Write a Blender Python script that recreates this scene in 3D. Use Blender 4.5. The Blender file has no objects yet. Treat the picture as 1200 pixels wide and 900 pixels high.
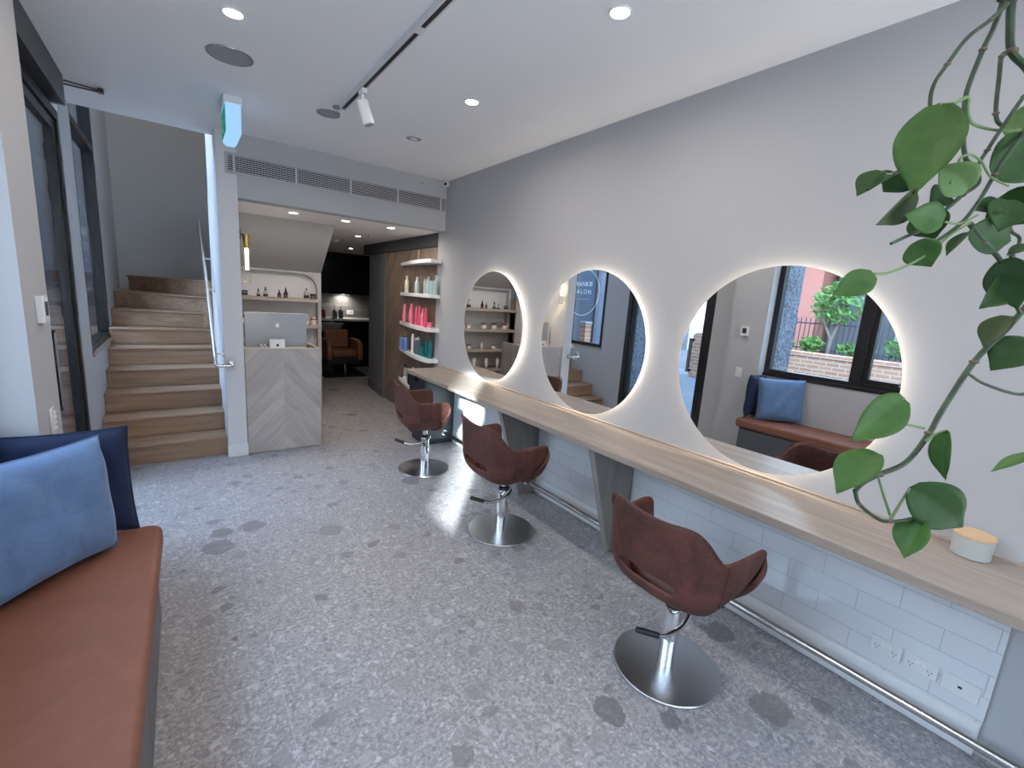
import bpy, bmesh, math, random
from mathutils import Vector, Matrix
random.seed(7)
SC = bpy.context.scene
COL = SC.collection
PI = math.pi
R = math.radians

# ------------------------------------------------------------------ materials
def newmat(name):
    m = bpy.data.materials.new(name); m.use_nodes = True
    nt = m.node_tree
    b = nt.nodes['Principled BSDF']
    return m, nt, b
def N(nt, typ, **kw):
    n = nt.nodes.new(typ)
    for k, v in kw.items():
        if k in n.inputs.keys() if hasattr(n.inputs, 'keys') else False:
            n.inputs[k].default_value = v
        else:
            setattr(n, k, v)
    return n
def L(nt, a, b): nt.links.new(a, b)
def col(c): return (c[0], c[1], c[2], 1.0)
def math_node(nt, op, a, b=None):
    n = nt.nodes.new('ShaderNodeMath'); n.operation = op
    for i, x in enumerate((a, b)):
        if x is None: continue
        if isinstance(x, (int, float)): n.inputs[i].default_value = x
        else: nt.links.new(x, n.inputs[i])
    return n.outputs[0]
def mixc(nt, fac, a, b, blend='MIX'):
    n = nt.nodes.new('ShaderNodeMix'); n.data_type = 'RGBA'; n.blend_type = blend
    for idx, x in ((0, fac), (6, a), (7, b)):
        if isinstance(x, (int, float)): n.inputs[idx].default_value = x
        elif isinstance(x, tuple): n.inputs[idx].default_value = col(x)
        else: nt.links.new(x, n.inputs[idx])
    return n.outputs[2]
def ramp(nt, fac, stops):
    n = nt.nodes.new('ShaderNodeValToRGB')
    cr = n.color_ramp
    while len(cr.elements) > 1: cr.elements.remove(cr.elements[-1])
    cr.elements[0].position = stops[0][0]; cr.elements[0].color = col(stops[0][1])
    for p, c in stops[1:]:
        e = cr.elements.new(p); e.color = col(c)
    nt.links.new(fac, n.inputs[0])
    return n.outputs[0]
def coords(nt, scale=(1, 1, 1), rot=(0, 0, 0), loc=(0, 0, 0), world=False):
    if world:
        g = nt.nodes.new('ShaderNodeNewGeometry'); out = g.outputs['Position']
    else:
        t = nt.nodes.new('ShaderNodeTexCoord'); out = t.outputs['Object']
    mp = nt.nodes.new('ShaderNodeMapping')
    mp.inputs['Scale'].default_value = scale; mp.inputs['Rotation'].default_value = rot; mp.inputs['Location'].default_value = loc
    nt.links.new(out, mp.inputs['Vector'])
    return mp.outputs[0]
def noise(nt, vec, scale=5, detail=3, rough=.5, dist=0):
    n = nt.nodes.new('ShaderNodeTexNoise')
    n.inputs['Scale'].default_value = scale; n.inputs['Detail'].default_value = detail
    n.inputs['Roughness'].default_value = rough; n.inputs['Distortion'].default_value = dist
    if vec is not None: nt.links.new(vec, n.inputs['Vector'])
    return n.outputs['Fac']
def bump(nt, b, h, strength=.2, dist=.01):
    n = nt.nodes.new('ShaderNodeBump'); n.inputs['Strength'].default_value = strength; n.inputs['Distance'].default_value = dist
    nt.links.new(h, n.inputs['Height']); nt.links.new(n.outputs[0], b.inputs['Normal'])
def plain(name, c, rough=.5, metal=0, spec=.5, var=0.0, vscale=8):
    m, nt, b = newmat(name)
    b.inputs['Base Color'].default_value = col(c); b.inputs['Roughness'].default_value = rough
    b.inputs['Metallic'].default_value = metal; b.inputs['Specular IOR Level'].default_value = spec
    if var:
        f = noise(nt, coords(nt), vscale, 4)
        lo = tuple(max(0, x*(1-var)) for x in c); hi = tuple(min(1, x*(1+var)) for x in c)
        L(nt, ramp(nt, f, [(.3, lo), (.7, hi)]), b.inputs['Base Color'])
    return m
def paint(name, c, rough=.75):
    m, nt, b = newmat(name)
    v = coords(nt, world=True)
    f = noise(nt, v, 1.3, 3)
    L(nt, ramp(nt, f, [(.3, tuple(x*.985 for x in c)), (.7, tuple(min(1, x*1.015) for x in c))]), b.inputs['Base Color'])
    b.inputs['Roughness'].default_value = rough
    bump(nt, b, noise(nt, v, 260, 2), .05, .002)
    return m
def emit(name, c, s):
    m = bpy.data.materials.new(name); m.use_nodes = True
    nt = m.node_tree; nt.nodes.remove(nt.nodes['Principled BSDF'])
    e = nt.nodes.new('ShaderNodeEmission'); e.inputs[0].default_value = col(c); e.inputs[1].default_value = s
    L(nt, e.outputs[0], nt.nodes['Material Output'].inputs[0])
    return m
def glass(name, tint=(1, 1, 1), refl=1.0):
    m = bpy.data.materials.new(name); m.use_nodes = True
    nt = m.node_tree; nt.nodes.remove(nt.nodes['Principled BSDF'])
    t = nt.nodes.new('ShaderNodeBsdfTransparent'); t.inputs[0].default_value = col(tint)
    g = nt.nodes.new('ShaderNodeBsdfGlossy'); g.inputs['Roughness'].default_value = 0.0; g.inputs[0].default_value = (.95, .97, 1, 1)
    ge = nt.nodes.new('ShaderNodeNewGeometry')
    dp = nt.nodes.new('ShaderNodeVectorMath'); dp.operation = 'DOT_PRODUCT'
    L(nt, ge.outputs['Normal'], dp.inputs[0]); L(nt, ge.outputs['Incoming'], dp.inputs[1])
    c1 = math_node(nt, 'SUBTRACT', 1.0, math_node(nt, 'ABSOLUTE', dp.outputs['Value']))
    mx = nt.nodes.new('ShaderNodeMixShader')
    sch = math_node(nt, 'ADD', .04, math_node(nt, 'MULTIPLY', .96, math_node(nt, 'POWER', c1, 5.0)))
    f = math_node(nt, 'MINIMUM', math_node(nt, 'MULTIPLY', sch, refl), 1.0)
    L(nt, f, mx.inputs[0]); L(nt, t.outputs[0], mx.inputs[1]); L(nt, g.outputs[0], mx.inputs[2])
    L(nt, mx.outputs[0], nt.nodes['Material Output'].inputs[0])
    return m
def wood(name, c1, c2, axis='X', scale=1.0, rough=.45, plank=0):
    """long grain along AXIS of object space"""
    m, nt, b = newmat(name)
    s = {'X': (1.2, 22, 22), 'Y': (22, 1.2, 22), 'Z': (22, 22, 1.2)}[axis]
    v = coords(nt, tuple(k*scale for k in s))
    f1 = noise(nt, v, 1.0, 6, .62, .6)
    s2 = {'X': (.6, 4, 4), 'Y': (4, .6, 4), 'Z': (4, 4, .6)}[axis]
    f2 = noise(nt, coords(nt, tuple(k*scale for k in s2)), 1.0, 3, .5, 1.2)
    f = math_node(nt, 'ADD', math_node(nt, 'MULTIPLY', f1, .6), math_node(nt, 'MULTIPLY', f2, .4))
    L(nt, ramp(nt, f, [(.32, c1), (.66, c2)]), b.inputs['Base Color'])
    b.inputs['Roughness'].default_value = rough
    bump(nt, b, f1, .12, .002)
    return m
def chevron(name, c1, c2, horiz, centre, slope=1.15, plank=.095, rough=.5):
    """veneer planks rising to a centre seam; HORIZ is the world axis across the face"""
    m, nt, b = newmat(name)
    g = nt.nodes.new('ShaderNodeNewGeometry')
    sp = nt.nodes.new('ShaderNodeSeparateXYZ'); L(nt, g.outputs['Position'], sp.inputs[0])
    h = math_node(nt, 'ABSOLUTE', math_node(nt, 'SUBTRACT', sp.outputs[horiz], centre))
    sg = math_node(nt, 'SIGN', math_node(nt, 'SUBTRACT', sp.outputs[horiz], centre))
    p = math_node(nt, 'ADD', sp.outputs['Z'], math_node(nt, 'MULTIPLY', h, slope))      # across planks
    q = math_node(nt, 'SUBTRACT', math_node(nt, 'MULTIPLY', sp.outputs['Z'], slope), h)   # along planks
    pid = math_node(nt, 'ADD', math_node(nt, 'FLOOR', math_node(nt, 'DIVIDE', p, plank)), math_node(nt, 'MULTIPLY', sg, 31.7))
    wn = nt.nodes.new('ShaderNodeTexWhiteNoise'); wn.noise_dimensions = '1D'; L(nt, pid, wn.inputs['W'])
    cb = nt.nodes.new('ShaderNodeCombineXYZ')
    L(nt, math_node(nt, 'MULTIPLY', p, 24), cb.inputs[0]); L(nt, math_node(nt, 'MULTIPLY', q, 1.6), cb.inputs[1]); L(nt, math_node(nt, 'MULTIPLY', pid, 3.3), cb.inputs[2])
    f1 = noise(nt, cb.outputs[0], 1.0, 6, .65, .5)
    cb2 = nt.nodes.new('ShaderNodeCombineXYZ')
    L(nt, math_node(nt, 'MULTIPLY', p, 5), cb2.inputs[0]); L(nt, math_node(nt, 'MULTIPLY', q, 1.0), cb2.inputs[1]); L(nt, pid, cb2.inputs[2])
    f2 = noise(nt, cb2.outputs[0], 1.0, 3, .5, 1.5)
    f = math_node(nt, 'ADD', math_node(nt, 'MULTIPLY', f1, .42), math_node(nt, 'ADD', math_node(nt, 'MULTIPLY', f2, .40), math_node(nt, 'MULTIPLY', wn.outputs[0], .18)))
    c = ramp(nt, f, [(.33, c1), (.64, c2)])
    fr = math_node(nt, 'FRACT', math_node(nt, 'DIVIDE', p, plank))
    seam = math_node(nt, 'LESS_THAN', fr, .02)
    L(nt, mixc(nt, math_node(nt, 'MULTIPLY', seam, .35), c, tuple(x*.5 for x in c1)), b.inputs['Base Color'])
    b.inputs['Roughness'].default_value = rough
    return m
def brick(name, c1, c2, mortar, bw, bh, ms, horiz='Y', vert='Z', off=.5, rough=.4, z0=0.0, h0=0.0, bmp=.3, spec=.5):
    m, nt, b = newmat(name)
    g = nt.nodes.new('ShaderNodeNewGeometry')
    sp = nt.nodes.new('ShaderNodeSeparateXYZ'); L(nt, g.outputs['Position'], sp.inputs[0])
    cb = nt.nodes.new('ShaderNodeCombineXYZ')
    L(nt, math_node(nt, 'SUBTRACT', sp.outputs[horiz], h0), cb.inputs[0]); L(nt, math_node(nt, 'SUBTRACT', sp.outputs[vert], z0), cb.inputs[1])
    t = nt.nodes.new('ShaderNodeTexBrick'); L(nt, cb.outputs[0], t.inputs['Vector'])
    t.offset = off; t.squash = 1.0
    t.inputs['Scale'].default_value = 1.0; t.inputs['Brick Width'].default_value = bw; t.inputs['Row Height'].default_value = bh
    t.inputs['Mortar Size'].default_value = ms; t.inputs['Mortar Smooth'].default_value = .1; t.inputs['Bias'].default_value = 0
    t.inputs['Color1'].default_value = col(c1); t.inputs['Color2'].default_value = col(c2); t.inputs['Mortar'].default_value = col(mortar)
    L(nt, t.outputs['Color'], b.inputs['Base Color'])
    b.inputs['Roughness'].default_value = rough; b.inputs['Specular IOR Level'].default_value = spec
    inv = math_node(nt, 'SUBTRACT', 1.0, t.outputs['Fac'])
    bump(nt, b, inv, bmp, .003)
    return m

def stone_floor():
    m, nt, b = newmat('ceppo stone floor')
    v0 = coords(nt, world=True)
    d = nt.nodes.new('ShaderNodeTexNoise'); d.inputs['Scale'].default_value = 7; d.inputs['Detail'].default_value = 4
    L(nt, v0, d.inputs['Vector'])
    dm = nt.nodes.new('ShaderNodeVectorMath'); dm.operation = 'MULTIPLY_ADD'
    L(nt, d.outputs['Color'], dm.inputs[0]); dm.inputs[1].default_value = (.07, .07, 0); L(nt, v0, dm.inputs[2])
    d2 = nt.nodes.new('ShaderNodeTexNoise'); d2.inputs['Scale'].default_value = 24; d2.inputs['Detail'].default_value = 2
    L(nt, v0, d2.inputs['Vector'])
    dm2 = nt.nodes.new('ShaderNodeVectorMath'); dm2.operation = 'MULTIPLY_ADD'
    L(nt, d2.outputs['Color'], dm2.inputs[0]); dm2.inputs[1].default_value = (.050, .050, 0); L(nt, dm.outputs[0], dm2.inputs[2])
    v = dm2.outputs[0]
    def vor(scale, feature='F1', rnd=1.0):
        n = nt.nodes.new('ShaderNodeTexVoronoi'); n.inputs['Scale'].default_value = scale; n.feature = feature
        n.inputs['Randomness'].default_value = rnd; L(nt, v, n.inputs['Vector']); return n
    def clasts(base, scale, thr, size, dark, light, strength):
        n = vor(scale)
        sp = nt.nodes.new('ShaderNodeSeparateColor'); L(nt, n.outputs['Color'], sp.inputs[0])
        pick = math_node(nt, 'GREATER_THAN', sp.outputs[0], thr)
        lim = math_node(nt, 'MULTIPLY', math_node(nt, 'ADD', math_node(nt, 'MULTIPLY', sp.outputs[2], .6), .4), size)
        ins = math_node(nt, 'LESS_THAN', n.outputs['Distance'], lim)
        fac = math_node(nt, 'MULTIPLY', math_node(nt, 'MULTIPLY', pick, ins), strength)
        c = mixc(nt, sp.outputs[1], dark, light)
        return mixc(nt, fac, base, c)
    fine = noise(nt, v0, 60, 5, .75)
    mid = noise(nt, v0, 3.0, 4, .6)
    base = ramp(nt, fine, [(.30, (0.162, 0.152, 0.155)), (.5, (0.318, 0.299, 0.303)), (.70, (0.594, 0.565, 0.566))])
    base = mixc(nt, math_node(nt, 'MULTIPLY', mid, .25), base, (0.311, 0.294, 0.299))
    base = clasts(base, 16, .55, .48, (0.314, 0.304, 0.307), (0.471, 0.454, 0.455), .5)
    base = clasts(base, 60, .30, .55, (0.162, 0.151, 0.155), (0.655, 0.636, 0.636), .6)
    base = clasts(base, 26, .42, .5, (0.162, 0.151, 0.152), (0.594, 0.558, 0.559), .55)
    base = clasts(base, 11, .52, .48, (0.141, 0.130, 0.134), (0.405, 0.382, 0.381), .65)
    base = clasts(base, 5.0, .84, .42, (0.128, 0.117, 0.120), (0.230, 0.214, 0.216), .75)
    sp = nt.nodes.new('ShaderNodeSeparateXYZ'); L(nt, v0, sp.inputs[0])
    cb = nt.nodes.new('ShaderNodeCombineXYZ'); L(nt, math_node(nt, 'ADD', sp.outputs['Y'], .55), cb.inputs[0]); L(nt, math_node(nt, 'SUBTRACT', sp.outputs['X'], .25), cb.inputs[1])
    t = nt.nodes.new('ShaderNodeTexBrick'); L(nt, cb.outputs[0], t.inputs['Vector']); t.offset = .5
    t.inputs['Scale'].default_value = 1; t.inputs['Brick Width'].default_value = 1.19; t.inputs['Row Height'].default_value = .595
    t.inputs['Mortar Size'].default_value = .0016; t.inputs['Mortar Smooth'].default_value = 0
    L(nt, mixc(nt, math_node(nt, 'MULTIPLY', t.outputs['Fac'], .5), base, (0.567, 0.538, 0.534)), b.inputs['Base Color'])
    b.inputs['Roughness'].default_value = .38
    rr = ramp(nt, fine, [(.3, (.46,)*3), (.7, (.34,)*3)])
    L(nt, rr, b.inputs['Roughness'])
    b.inputs['Specular IOR Level'].default_value = .45
    return m
def leather(name, c, rough=.5, mott=.35, scale=7, bmp=.25):
    m, nt, b = newmat(name)
    v = coords(nt)
    f = noise(nt, v, scale, 5, .65, .4)
    f2 = noise(nt, v, scale*6, 3, .6)
    f = math_node(nt, 'ADD', math_node(nt, 'MULTIPLY', f, .7), math_node(nt, 'MULTIPLY', f2, .3))
    L(nt, ramp(nt, f, [(.33, tuple(x*(1-mott) for x in c)), (.67, tuple(x*(1+mott) for x in c))]), b.inputs['Base Color'])
    b.inputs['Roughness'].default_value = rough
    n = nt.nodes.new('ShaderNodeTexVoronoi'); n.inputs['Scale'].default_value = 260; L(nt, v, n.inputs['Vector'])
    bump(nt, b, n.outputs['Distance'], bmp, .001)
    return m
def velvet(name, c, sheen=.6):
    m, nt, b = newmat(name)
    v = coords(nt)
    f = noise(nt, v, 9, 5, .65, 1.0)
    L(nt, ramp(nt, f, [(.3, tuple(x*.82 for x in c)), (.7, tuple(min(1, x*1.2) for x in c))]), b.inputs['Base Color'])
    b.inputs['Roughness'].default_value = .85
    b.inputs['Sheen Weight'].default_value = sheen; b.inputs['Sheen Roughness'].default_value = .4
    b.inputs['Sheen Tint'].default_value = col(tuple(min(1, .4+x) for x in c))
    bump(nt, b, noise(nt, v, 400, 2), .15, .001)
    return m
def brushed(name, c=(.56, .55, .54), rough=.28):
    m, nt, b = newmat(name)
    b.inputs['Metallic'].default_value = 1
    f = noise(nt, coords(nt, (6, 6, 6)), 9, 4)
    L(nt, ramp(nt, f, [(.3, tuple(x*.93 for x in c)), (.7, c)]), b.inputs['Base Color'])
    b.inputs['Roughness'].default_value = rough; b.inputs['Anisotropic'].default_value = .6
    return m
def leafmat(name, c1, c2):
    m, nt, b = newmat(name)
    v = coords(nt)
    f = noise(nt, v, 22, 4, .6, .6)
    L(nt, ramp(nt, f, [(.3, c1), (.75, c2)]), b.inputs['Base Color'])
    b.inputs['Roughness'].default_value = .5; b.inputs['Specular IOR Level'].default_value = .28
    b.inputs['Subsurface Weight'].default_value = .0
    tr = nt.nodes.new('ShaderNodeBsdfTranslucent'); tr.inputs[0].default_value = col(tuple(min(1, x*1.5) for x in c2))
    mx = nt.nodes.new('ShaderNodeMixShader'); mx.inputs[0].default_value = .18
    L(nt, b.outputs[0], mx.inputs[1]); L(nt, tr.outputs[0], mx.inputs[2]); L(nt, mx.outputs[0], nt.nodes['Material Output'].inputs[0])
    return m
def granite(name):
    m, nt, b = newmat(name)
    f = noise(nt, coords(nt, world=True), 30, 3, .8)
    L(nt, ramp(nt, f, [(.42, (.03, .04, .055)), (.5, (.11, .135, .17)), (.58, (.20, .225, .26))]), b.inputs['Base Color'])
    b.inputs['Roughness'].default_value = .6
    return m

M = {}
M['wall'] = paint('grey wall paint', (.465, .463, .47))
M['wall_light'] = paint('white wall paint', (.70, .69, .69))
M['wall_stair'] = paint('stairwell grey paint', (.50, .495, .49))
M['dark_paint'] = paint('charcoal paint', (.055, .058, .065), .6)
M['mid_paint'] = paint('mid grey paint', (.17, .175, .185), .6)
M['ceil'] = paint('ceiling white paint', (.88, .87, .865), .85)
M['floor'] = stone_floor()
M['tile'] = brick('white gloss wall tile', (.74, .75, .77), (.72, .73, .75), (.52, .53, .55), .285, .0965, .0016, 'Y', 'Z', .5, .12, .152, .10, .5)
M['white'] = plain('white satin', (.80, .80, .79), .4)
M['white_gloss'] = plain('white gloss plastic', (.78, .78, .77), .25)
M['black'] = plain('black satin', (.012, .012, .014), .4)
M['bronze'] = plain('dark bronze aluminium', (.018, .017, .018), .35, .3)
M['grey_metal'] = plain('grey metal', (.32, .33, .34), .35, .8)
M['chrome'] = plain('chrome', (.78, .78, .79), .08, 1)
M['steel'] = brushed('brushed steel', (.70, .69, .68), .26)
M['steel_rail'] = brushed('rail steel', (.62, .60, .58), .18)
M['nickel'] = brushed('handrail nickel', (.72, .70, .66), .22)
M['brass'] = plain('brushed brass', (.55, .36, .14), .3, 1)
M['oak'] = wood('counter oak laminate', (.27, .215, .175), (.44, .365, .305), 'Y', 1.4, .42)
M['oak_grey'] = wood('grey oak panel', (.22, .205, .185), (.36, .34, .315), 'Z', 1.4, .5)
M['oak_edge'] = wood('pale oak post', (.55, .40, .25), (.72, .56, .39), 'Z', 1.4, .45)
M['stair'] = wood('stair oak', (.20, .115, .066), (.48, .315, .205), 'X', 1.0, .42)
M['shelf_oak'] = wood('shelf oak', (.30, .25, .21), (.45, .39, .335), 'X', 1.6, .5)
M['desk'] = chevron('desk chevron veneer', (.36, .315, .285), (.55, .50, .465), 'X', .765, 1.1, .15)
M['retail'] = chevron('retail chevron veneer', (.15, .105, .08), (.29, .215, .17), 'Y', 5.44, 1.15, .17)
M['leather'] = leather('brown chair leather', (.100, .033, .022), .66, .5)
M['leather_in'] = leather('brown seat leather', (.075, .027, .02), .5, .3)
M['bench_leather'] = leather('tan bench leather', (.215, .080, .047), .6, .12, 4, .12)
M['wash_leather'] = leather('tan wash chair leather', (.22, .085, .04), .4, .25)
M['piping'] = plain('piping leather', (.10, .036, .026), .5)
M['navy'] = velvet('navy velvet', (.006, .015, .050), .10)
M['blue'] = velvet('blue velvet', (.11, .185, .33), .55)
M['navy_paint'] = plain('navy lacquer', (.018, .022, .035), .3)
M['teal_paint'] = plain('dark teal lacquer', (.035, .055, .065), .3)
M['bench_base'] = plain('charcoal laminate', (.075, .08, .09), .35)
M['mirror'] = plain('mirror silver', (.93, .94, .94), 0.0, 1)
M['glass'] = glass('window glass', (.90, .94, .96), 1.0)
M['door_glass'] = glass('door glass', (.80, .86, .90), 1.25)
M['clear_glass'] = glass('clear glass', (.95, .95, .93), 1.0)
M['led'] = emit('warm mirror led', (1, .88, .73), 24)
M['downlight'] = emit('downlight diffuser', (1, .90, .78), 30)
M['lamp'] = emit('lamp tube', (1, .84, .55), 9)
M['exit'] = emit('exit sign light', (.36, .64, 1), .95)
M['exit_green'] = emit('exit sign green', (.04, .45, .30), .45)
M['under_led'] = emit('cupboard light', (1, .95, .85), 25)
M['leaf0'] = leafmat('pothos leaf', (.045, .115, .026), (.095, .195, .045))
M['leaf1'] = leafmat('pothos dark leaf', (.020, .062, .015), (.046, .110, .026))
M['leaf2'] = leafmat('pothos olive leaf', (.040, .060, .022), (.070, .105, .038))
M['leaf3'] = leafmat('pothos pale leaf', (.10, .19, .06), (.19, .30, .11))
M['stem'] = plain('pothos stem', (.030, .055, .024), .5, 0, .5, .5, 40)
M['petiole'] = plain('pothos petiole', (.14, .22, .08), .45)
M['node'] = plain('stem node bark', (.16, .10, .075), .7)
M['terracotta'] = plain('planter grey ceramic', (.55, .54, .52), .5)
M['soil'] = plain('soil', (.03, .022, .016), .9)
M['cord'] = plain('cotton cord', (.55, .5, .42), .8)
M['ceramic'] = plain('sage ceramic', (.46, .485, .455), .35)
M['lid'] = wood('jar lid bamboo', (.62, .40, .22), (.75, .53, .32), 'X', 3, .5)
M['alu'] = plain('computer aluminium', (.36, .38, .41), .5, .55)
M['logo'] = plain('polished logo', (.80, .81, .83), .3)
M['grille_dark'] = plain('grille void', (.02, .02, .022), .8)
M['mesh_grey'] = plain('speaker mesh', (.33, .33, .33), .8)
M['slate'] = brick('dark slate tile', (.13, .13, .13), (.22, .215, .21), (.07, .07, .07), .42, .075, .002, 'X', 'Z', .4, .45, 0, 0, .8)
M['black_gloss'] = plain('black lacquer', (.006, .006, .007), .25)
M['bench_stone'] = plain('pale stone top', (.62, .60, .57), .35, 0, .5, .08)
M['basin'] = plain('grey basin', (.22, .23, .25), .2)
M['mat'] = plain('black rubber mat', (.012, .012, .013), .6)
for k, c in dict(pink=(.80, .11, .20), rose=(.82, .20, .30), blue=(.16, .27, .56), teal=(.012, .15, .165), cream=(.66, .66, .53), mist=(.36, .45, .48), sage=(.40, .52, .50),
                 amber=(.02, .014, .012), clear=(.42, .43, .42), wine=(.20, .015, .03), slate=(.10, .12, .16), blush=(.62, .47, .44), brownp=(.16, .09, .06)).items():
    M['p_'+k] = plain('bottle '+k, c, .3)
M['ext_brick'] = brick('garden wall brick', (.40, .185, .10), (.48, .25, .145), (.46, .41, .34), .24, .086, .010, 'Y', 'Z', .5, .9)
M['ext_render'] = plain('salmon render', (.40, .17, .13), .9)
M['ext_grey'] = plain('grey render', (.085, .09, .10), .9)
M['ext_blue'] = plain('blue grey shopfront paint', (.045, .06, .085), .8)
M['ext_white'] = plain('white render', (.30, .31, .31), .9)
M['ext_sun_block'] = plain('pale sun block render', (.40, .395, .39), .9)  # only for the added block that bounces daylight to the rear window
M['granite'] = granite('pale granite cladding')
M['pave'] = plain('pavement', (.12, .12, .125), .9, 0, .3, .15, 3)
M['iron'] = plain('iron railing', (.05, .055, .07), .5)
M['fol1'] = plain('tree foliage', (.11, .25, .06), .7, 0, .4, .4, 6)
M['fol2'] = plain('hedge foliage', (.11, .25, .05), .7, 0, .4, .5, 9)
M['bark'] = plain('bark', (.20, .17, .14), .9)
M['sign_white'] = plain('vinyl lettering', (.85, .86, .86), .6)
_n = M['sign_white'].node_tree; _t = _n.nodes.new('ShaderNodeBsdfTranslucent'); _t.inputs[0].default_value = (.9, .9, .9, 1); _m = _n.nodes.new('ShaderNodeMixShader'); _m.inputs[0].default_value = .6
L(_n, _n.nodes['Principled BSDF'].outputs[0], _m.inputs[1]); L(_n, _t.outputs[0], _m.inputs[2]); L(_n, _m.outputs[0], _n.nodes['Material Output'].inputs[0])

# ------------------------------------------------------------------ mesh builder
def catmull(pts, n=6):
    pts = [Vector(p) for p in pts]
    if len(pts) < 3: return pts
    out = []
    P_ = [pts[0]*2-pts[1]] + pts + [pts[-1]*2-pts[-2]]
    for i in range(1, len(P_)-2):
        a, b, c, d = P_[i-1:i+3]
        for k in range(n):
            t = k/n
            out.append(.5*((2*b)+(c-a)*t+(2*a-5*b+4*c-d)*t*t+(3*b-a-3*c+d)*t**3))
    out.append(pts[-1])
    return out
class MB:
    def __init__(s): s.v = []; s.f = []
    def add(s, v, f):
        o = len(s.v); s.v += [tuple(x) for x in v]; s.f += [tuple(i+o for i in q) for q in f]; return s
    def box(s, x0, x1, y0, y1, z0, z1):
        v = [(x, y, z) for z in (z0, z1) for y in (y0, y1) for x in (x0, x1)]
        return s.add(v, [(0, 2, 3, 1), (4, 5, 7, 6), (0, 1, 5, 4), (2, 6, 7, 3), (0, 4, 6, 2), (1, 3, 7, 5)])
    def obox(s, c, size, rot):
        c = Vector(c); hx, hy, hz = [k/2 for k in size]
        v = [c+rot@Vector((x, y, z)) for z in (-hz, hz) for y in (-hy, hy) for x in (-hx, hx)]
        return s.add(v, [(0, 2, 3, 1), (4, 5, 7, 6), (0, 1, 5, 4), (2, 6, 7, 3), (0, 4, 6, 2), (1, 3, 7, 5)])
    def cyl(s, p0, p1, r0, r1=None, seg=24, caps=True):
        r1 = r0 if r1 is None else r1
        p0, p1 = Vector(p0), Vector(p1); d = (p1-p0).normalized()
        a = d.orthogonal().normalized(); b = d.cross(a)
        v = []
        for p, r in ((p0, r0), (p1, r1)):
            for i in range(seg):
                t = 2*PI*i/seg; v.append(p+a*math.cos(t)*r+b*math.sin(t)*r)
        f = [(i, (i+1) % seg, seg+(i+1) % seg, seg+i) for i in range(seg)]
        if caps: f += [tuple(range(seg-1, -1, -1)), tuple(range(seg, 2*seg))]
        return s.add(v, f)
    def tube(s, pts, r, seg=8, caps=True, closed=False):
        pts = [Vector(p) for p in pts]; n = len(pts)
        rs = r if isinstance(r, (list, tuple)) else [r]*n
        T = []
        for i in range(n):
            if closed: d = pts[(i+1) % n]-pts[i-1]
            else: d = pts[min(i+1, n-1)]-pts[max(i-1, 0)]
            T.append(d.normalized())
        a = T[0].orthogonal().normalized(); v = []
        for i in range(n):
            a = (a-T[i]*a.dot(T[i])).normalized(); b = T[i].cross(a)
            for k in range(seg):
                t = 2*PI*k/seg; v.append(pts[i]+(a*math.cos(t)+b*math.sin(t))*rs[i])
        f = []
        m = n if closed else n-1
        for i in range(m):
            j = (i+1) % n
            f += [(i*seg+k, i*seg+(k+1) % seg, j*seg+(k+1) % seg, j*seg+k) for k in range(seg)]
        if caps and not closed: f += [tuple(range(seg-1, -1, -1)), tuple((n-1)*seg+k for k in range(seg))]
        return s.add(v, f)
    def lathe(s, prof, c=(0, 0, 0), seg=28, sx=1, sy=1, flip=False):
        v = []; n = len(prof)
        for r, z in prof:
            for i in range(seg):
                t = 2*PI*i/seg; v.append((c[0]+r*math.cos(t)*sx, c[1]+r*math.sin(t)*sy, c[2]+z))
        f = []
        for j in range(n-1):
            f += [(j*seg+i, j*seg+(i+1) % seg, (j+1)*seg+(i+1) % seg, (j+1)*seg+i) for i in range(seg)]
        if prof[0][0] > 1e-5: f.append(tuple(range(seg-1, -1, -1)))
        if prof[-1][0] > 1e-5: f.append(tuple((n-1)*seg+i for i in range(seg)))
        return s.add(v, f)
    def prism(s, poly, axis, a0, a1):
        """extrude a 2-D outline along AXIS; poly holds the other two coordinates in xyz order"""
        def P(p, a):
            return {'X': (a, p[0], p[1]), 'Y': (p[0], a, p[1]), 'Z': (p[0], p[1], a)}[axis]
        n = len(poly)
        v = [P(p, a0) for p in poly]+[P(p, a1) for p in poly]
        f = [tuple(range(n-1, -1, -1)), tuple(range(n, 2*n))]+[(i, (i+1) % n, n+(i+1) % n, n+i) for i in range(n)]
        return s.add(v, f)
    def ellipsoid(s, c, r, seg=20, rings=12, e=1.0):
        v = []; 
        for j in range(rings+1):
            ph = -PI/2+PI*j/rings
            for i in range(seg):
                t = 2*PI*i/seg
                def sp(x): return math.copysign(abs(x)**e, x)
                v.append((c[0]+r[0]*sp(math.cos(ph))*sp(math.cos(t)), c[1]+r[1]*sp(math.cos(ph))*sp(math.sin(t)), c[2]+r[2]*sp(math.sin(ph))))
        f = []
        for j in range(rings):
            f += [(j*seg+i, j*seg+(i+1) % seg, (j+1)*seg+(i+1) % seg, (j+1)*seg+i) for i in range(seg)]
        return s.add(v, f)
    def build(s, name, mat, parent=None, bevel=0, angle=40, seg=2, flat=False):
        me = bpy.data.meshes.new(name)
        org = Vector((0, 0, 0)); p = parent
        while p is not None: org += p.location; p = p.parent
        me.from_pydata([tuple(Vector(x)-org) for x in s.v], [], s.f)
        bm = bmesh.new(); bm.from_mesh(me)
        bmesh.ops.remove_doubles(bm, verts=bm.verts, dist=1e-6)
        bmesh.ops.dissolve_degenerate(bm, edges=bm.edges, dist=1e-7)
        bmesh.ops.recalc_face_normals(bm, faces=bm.faces)
        bm.to_mesh(me); bm.free()
        me.materials.append(mat)
        if not flat:
            me.shade_smooth(); me.set_sharp_from_angle(angle=R(angle))
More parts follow.
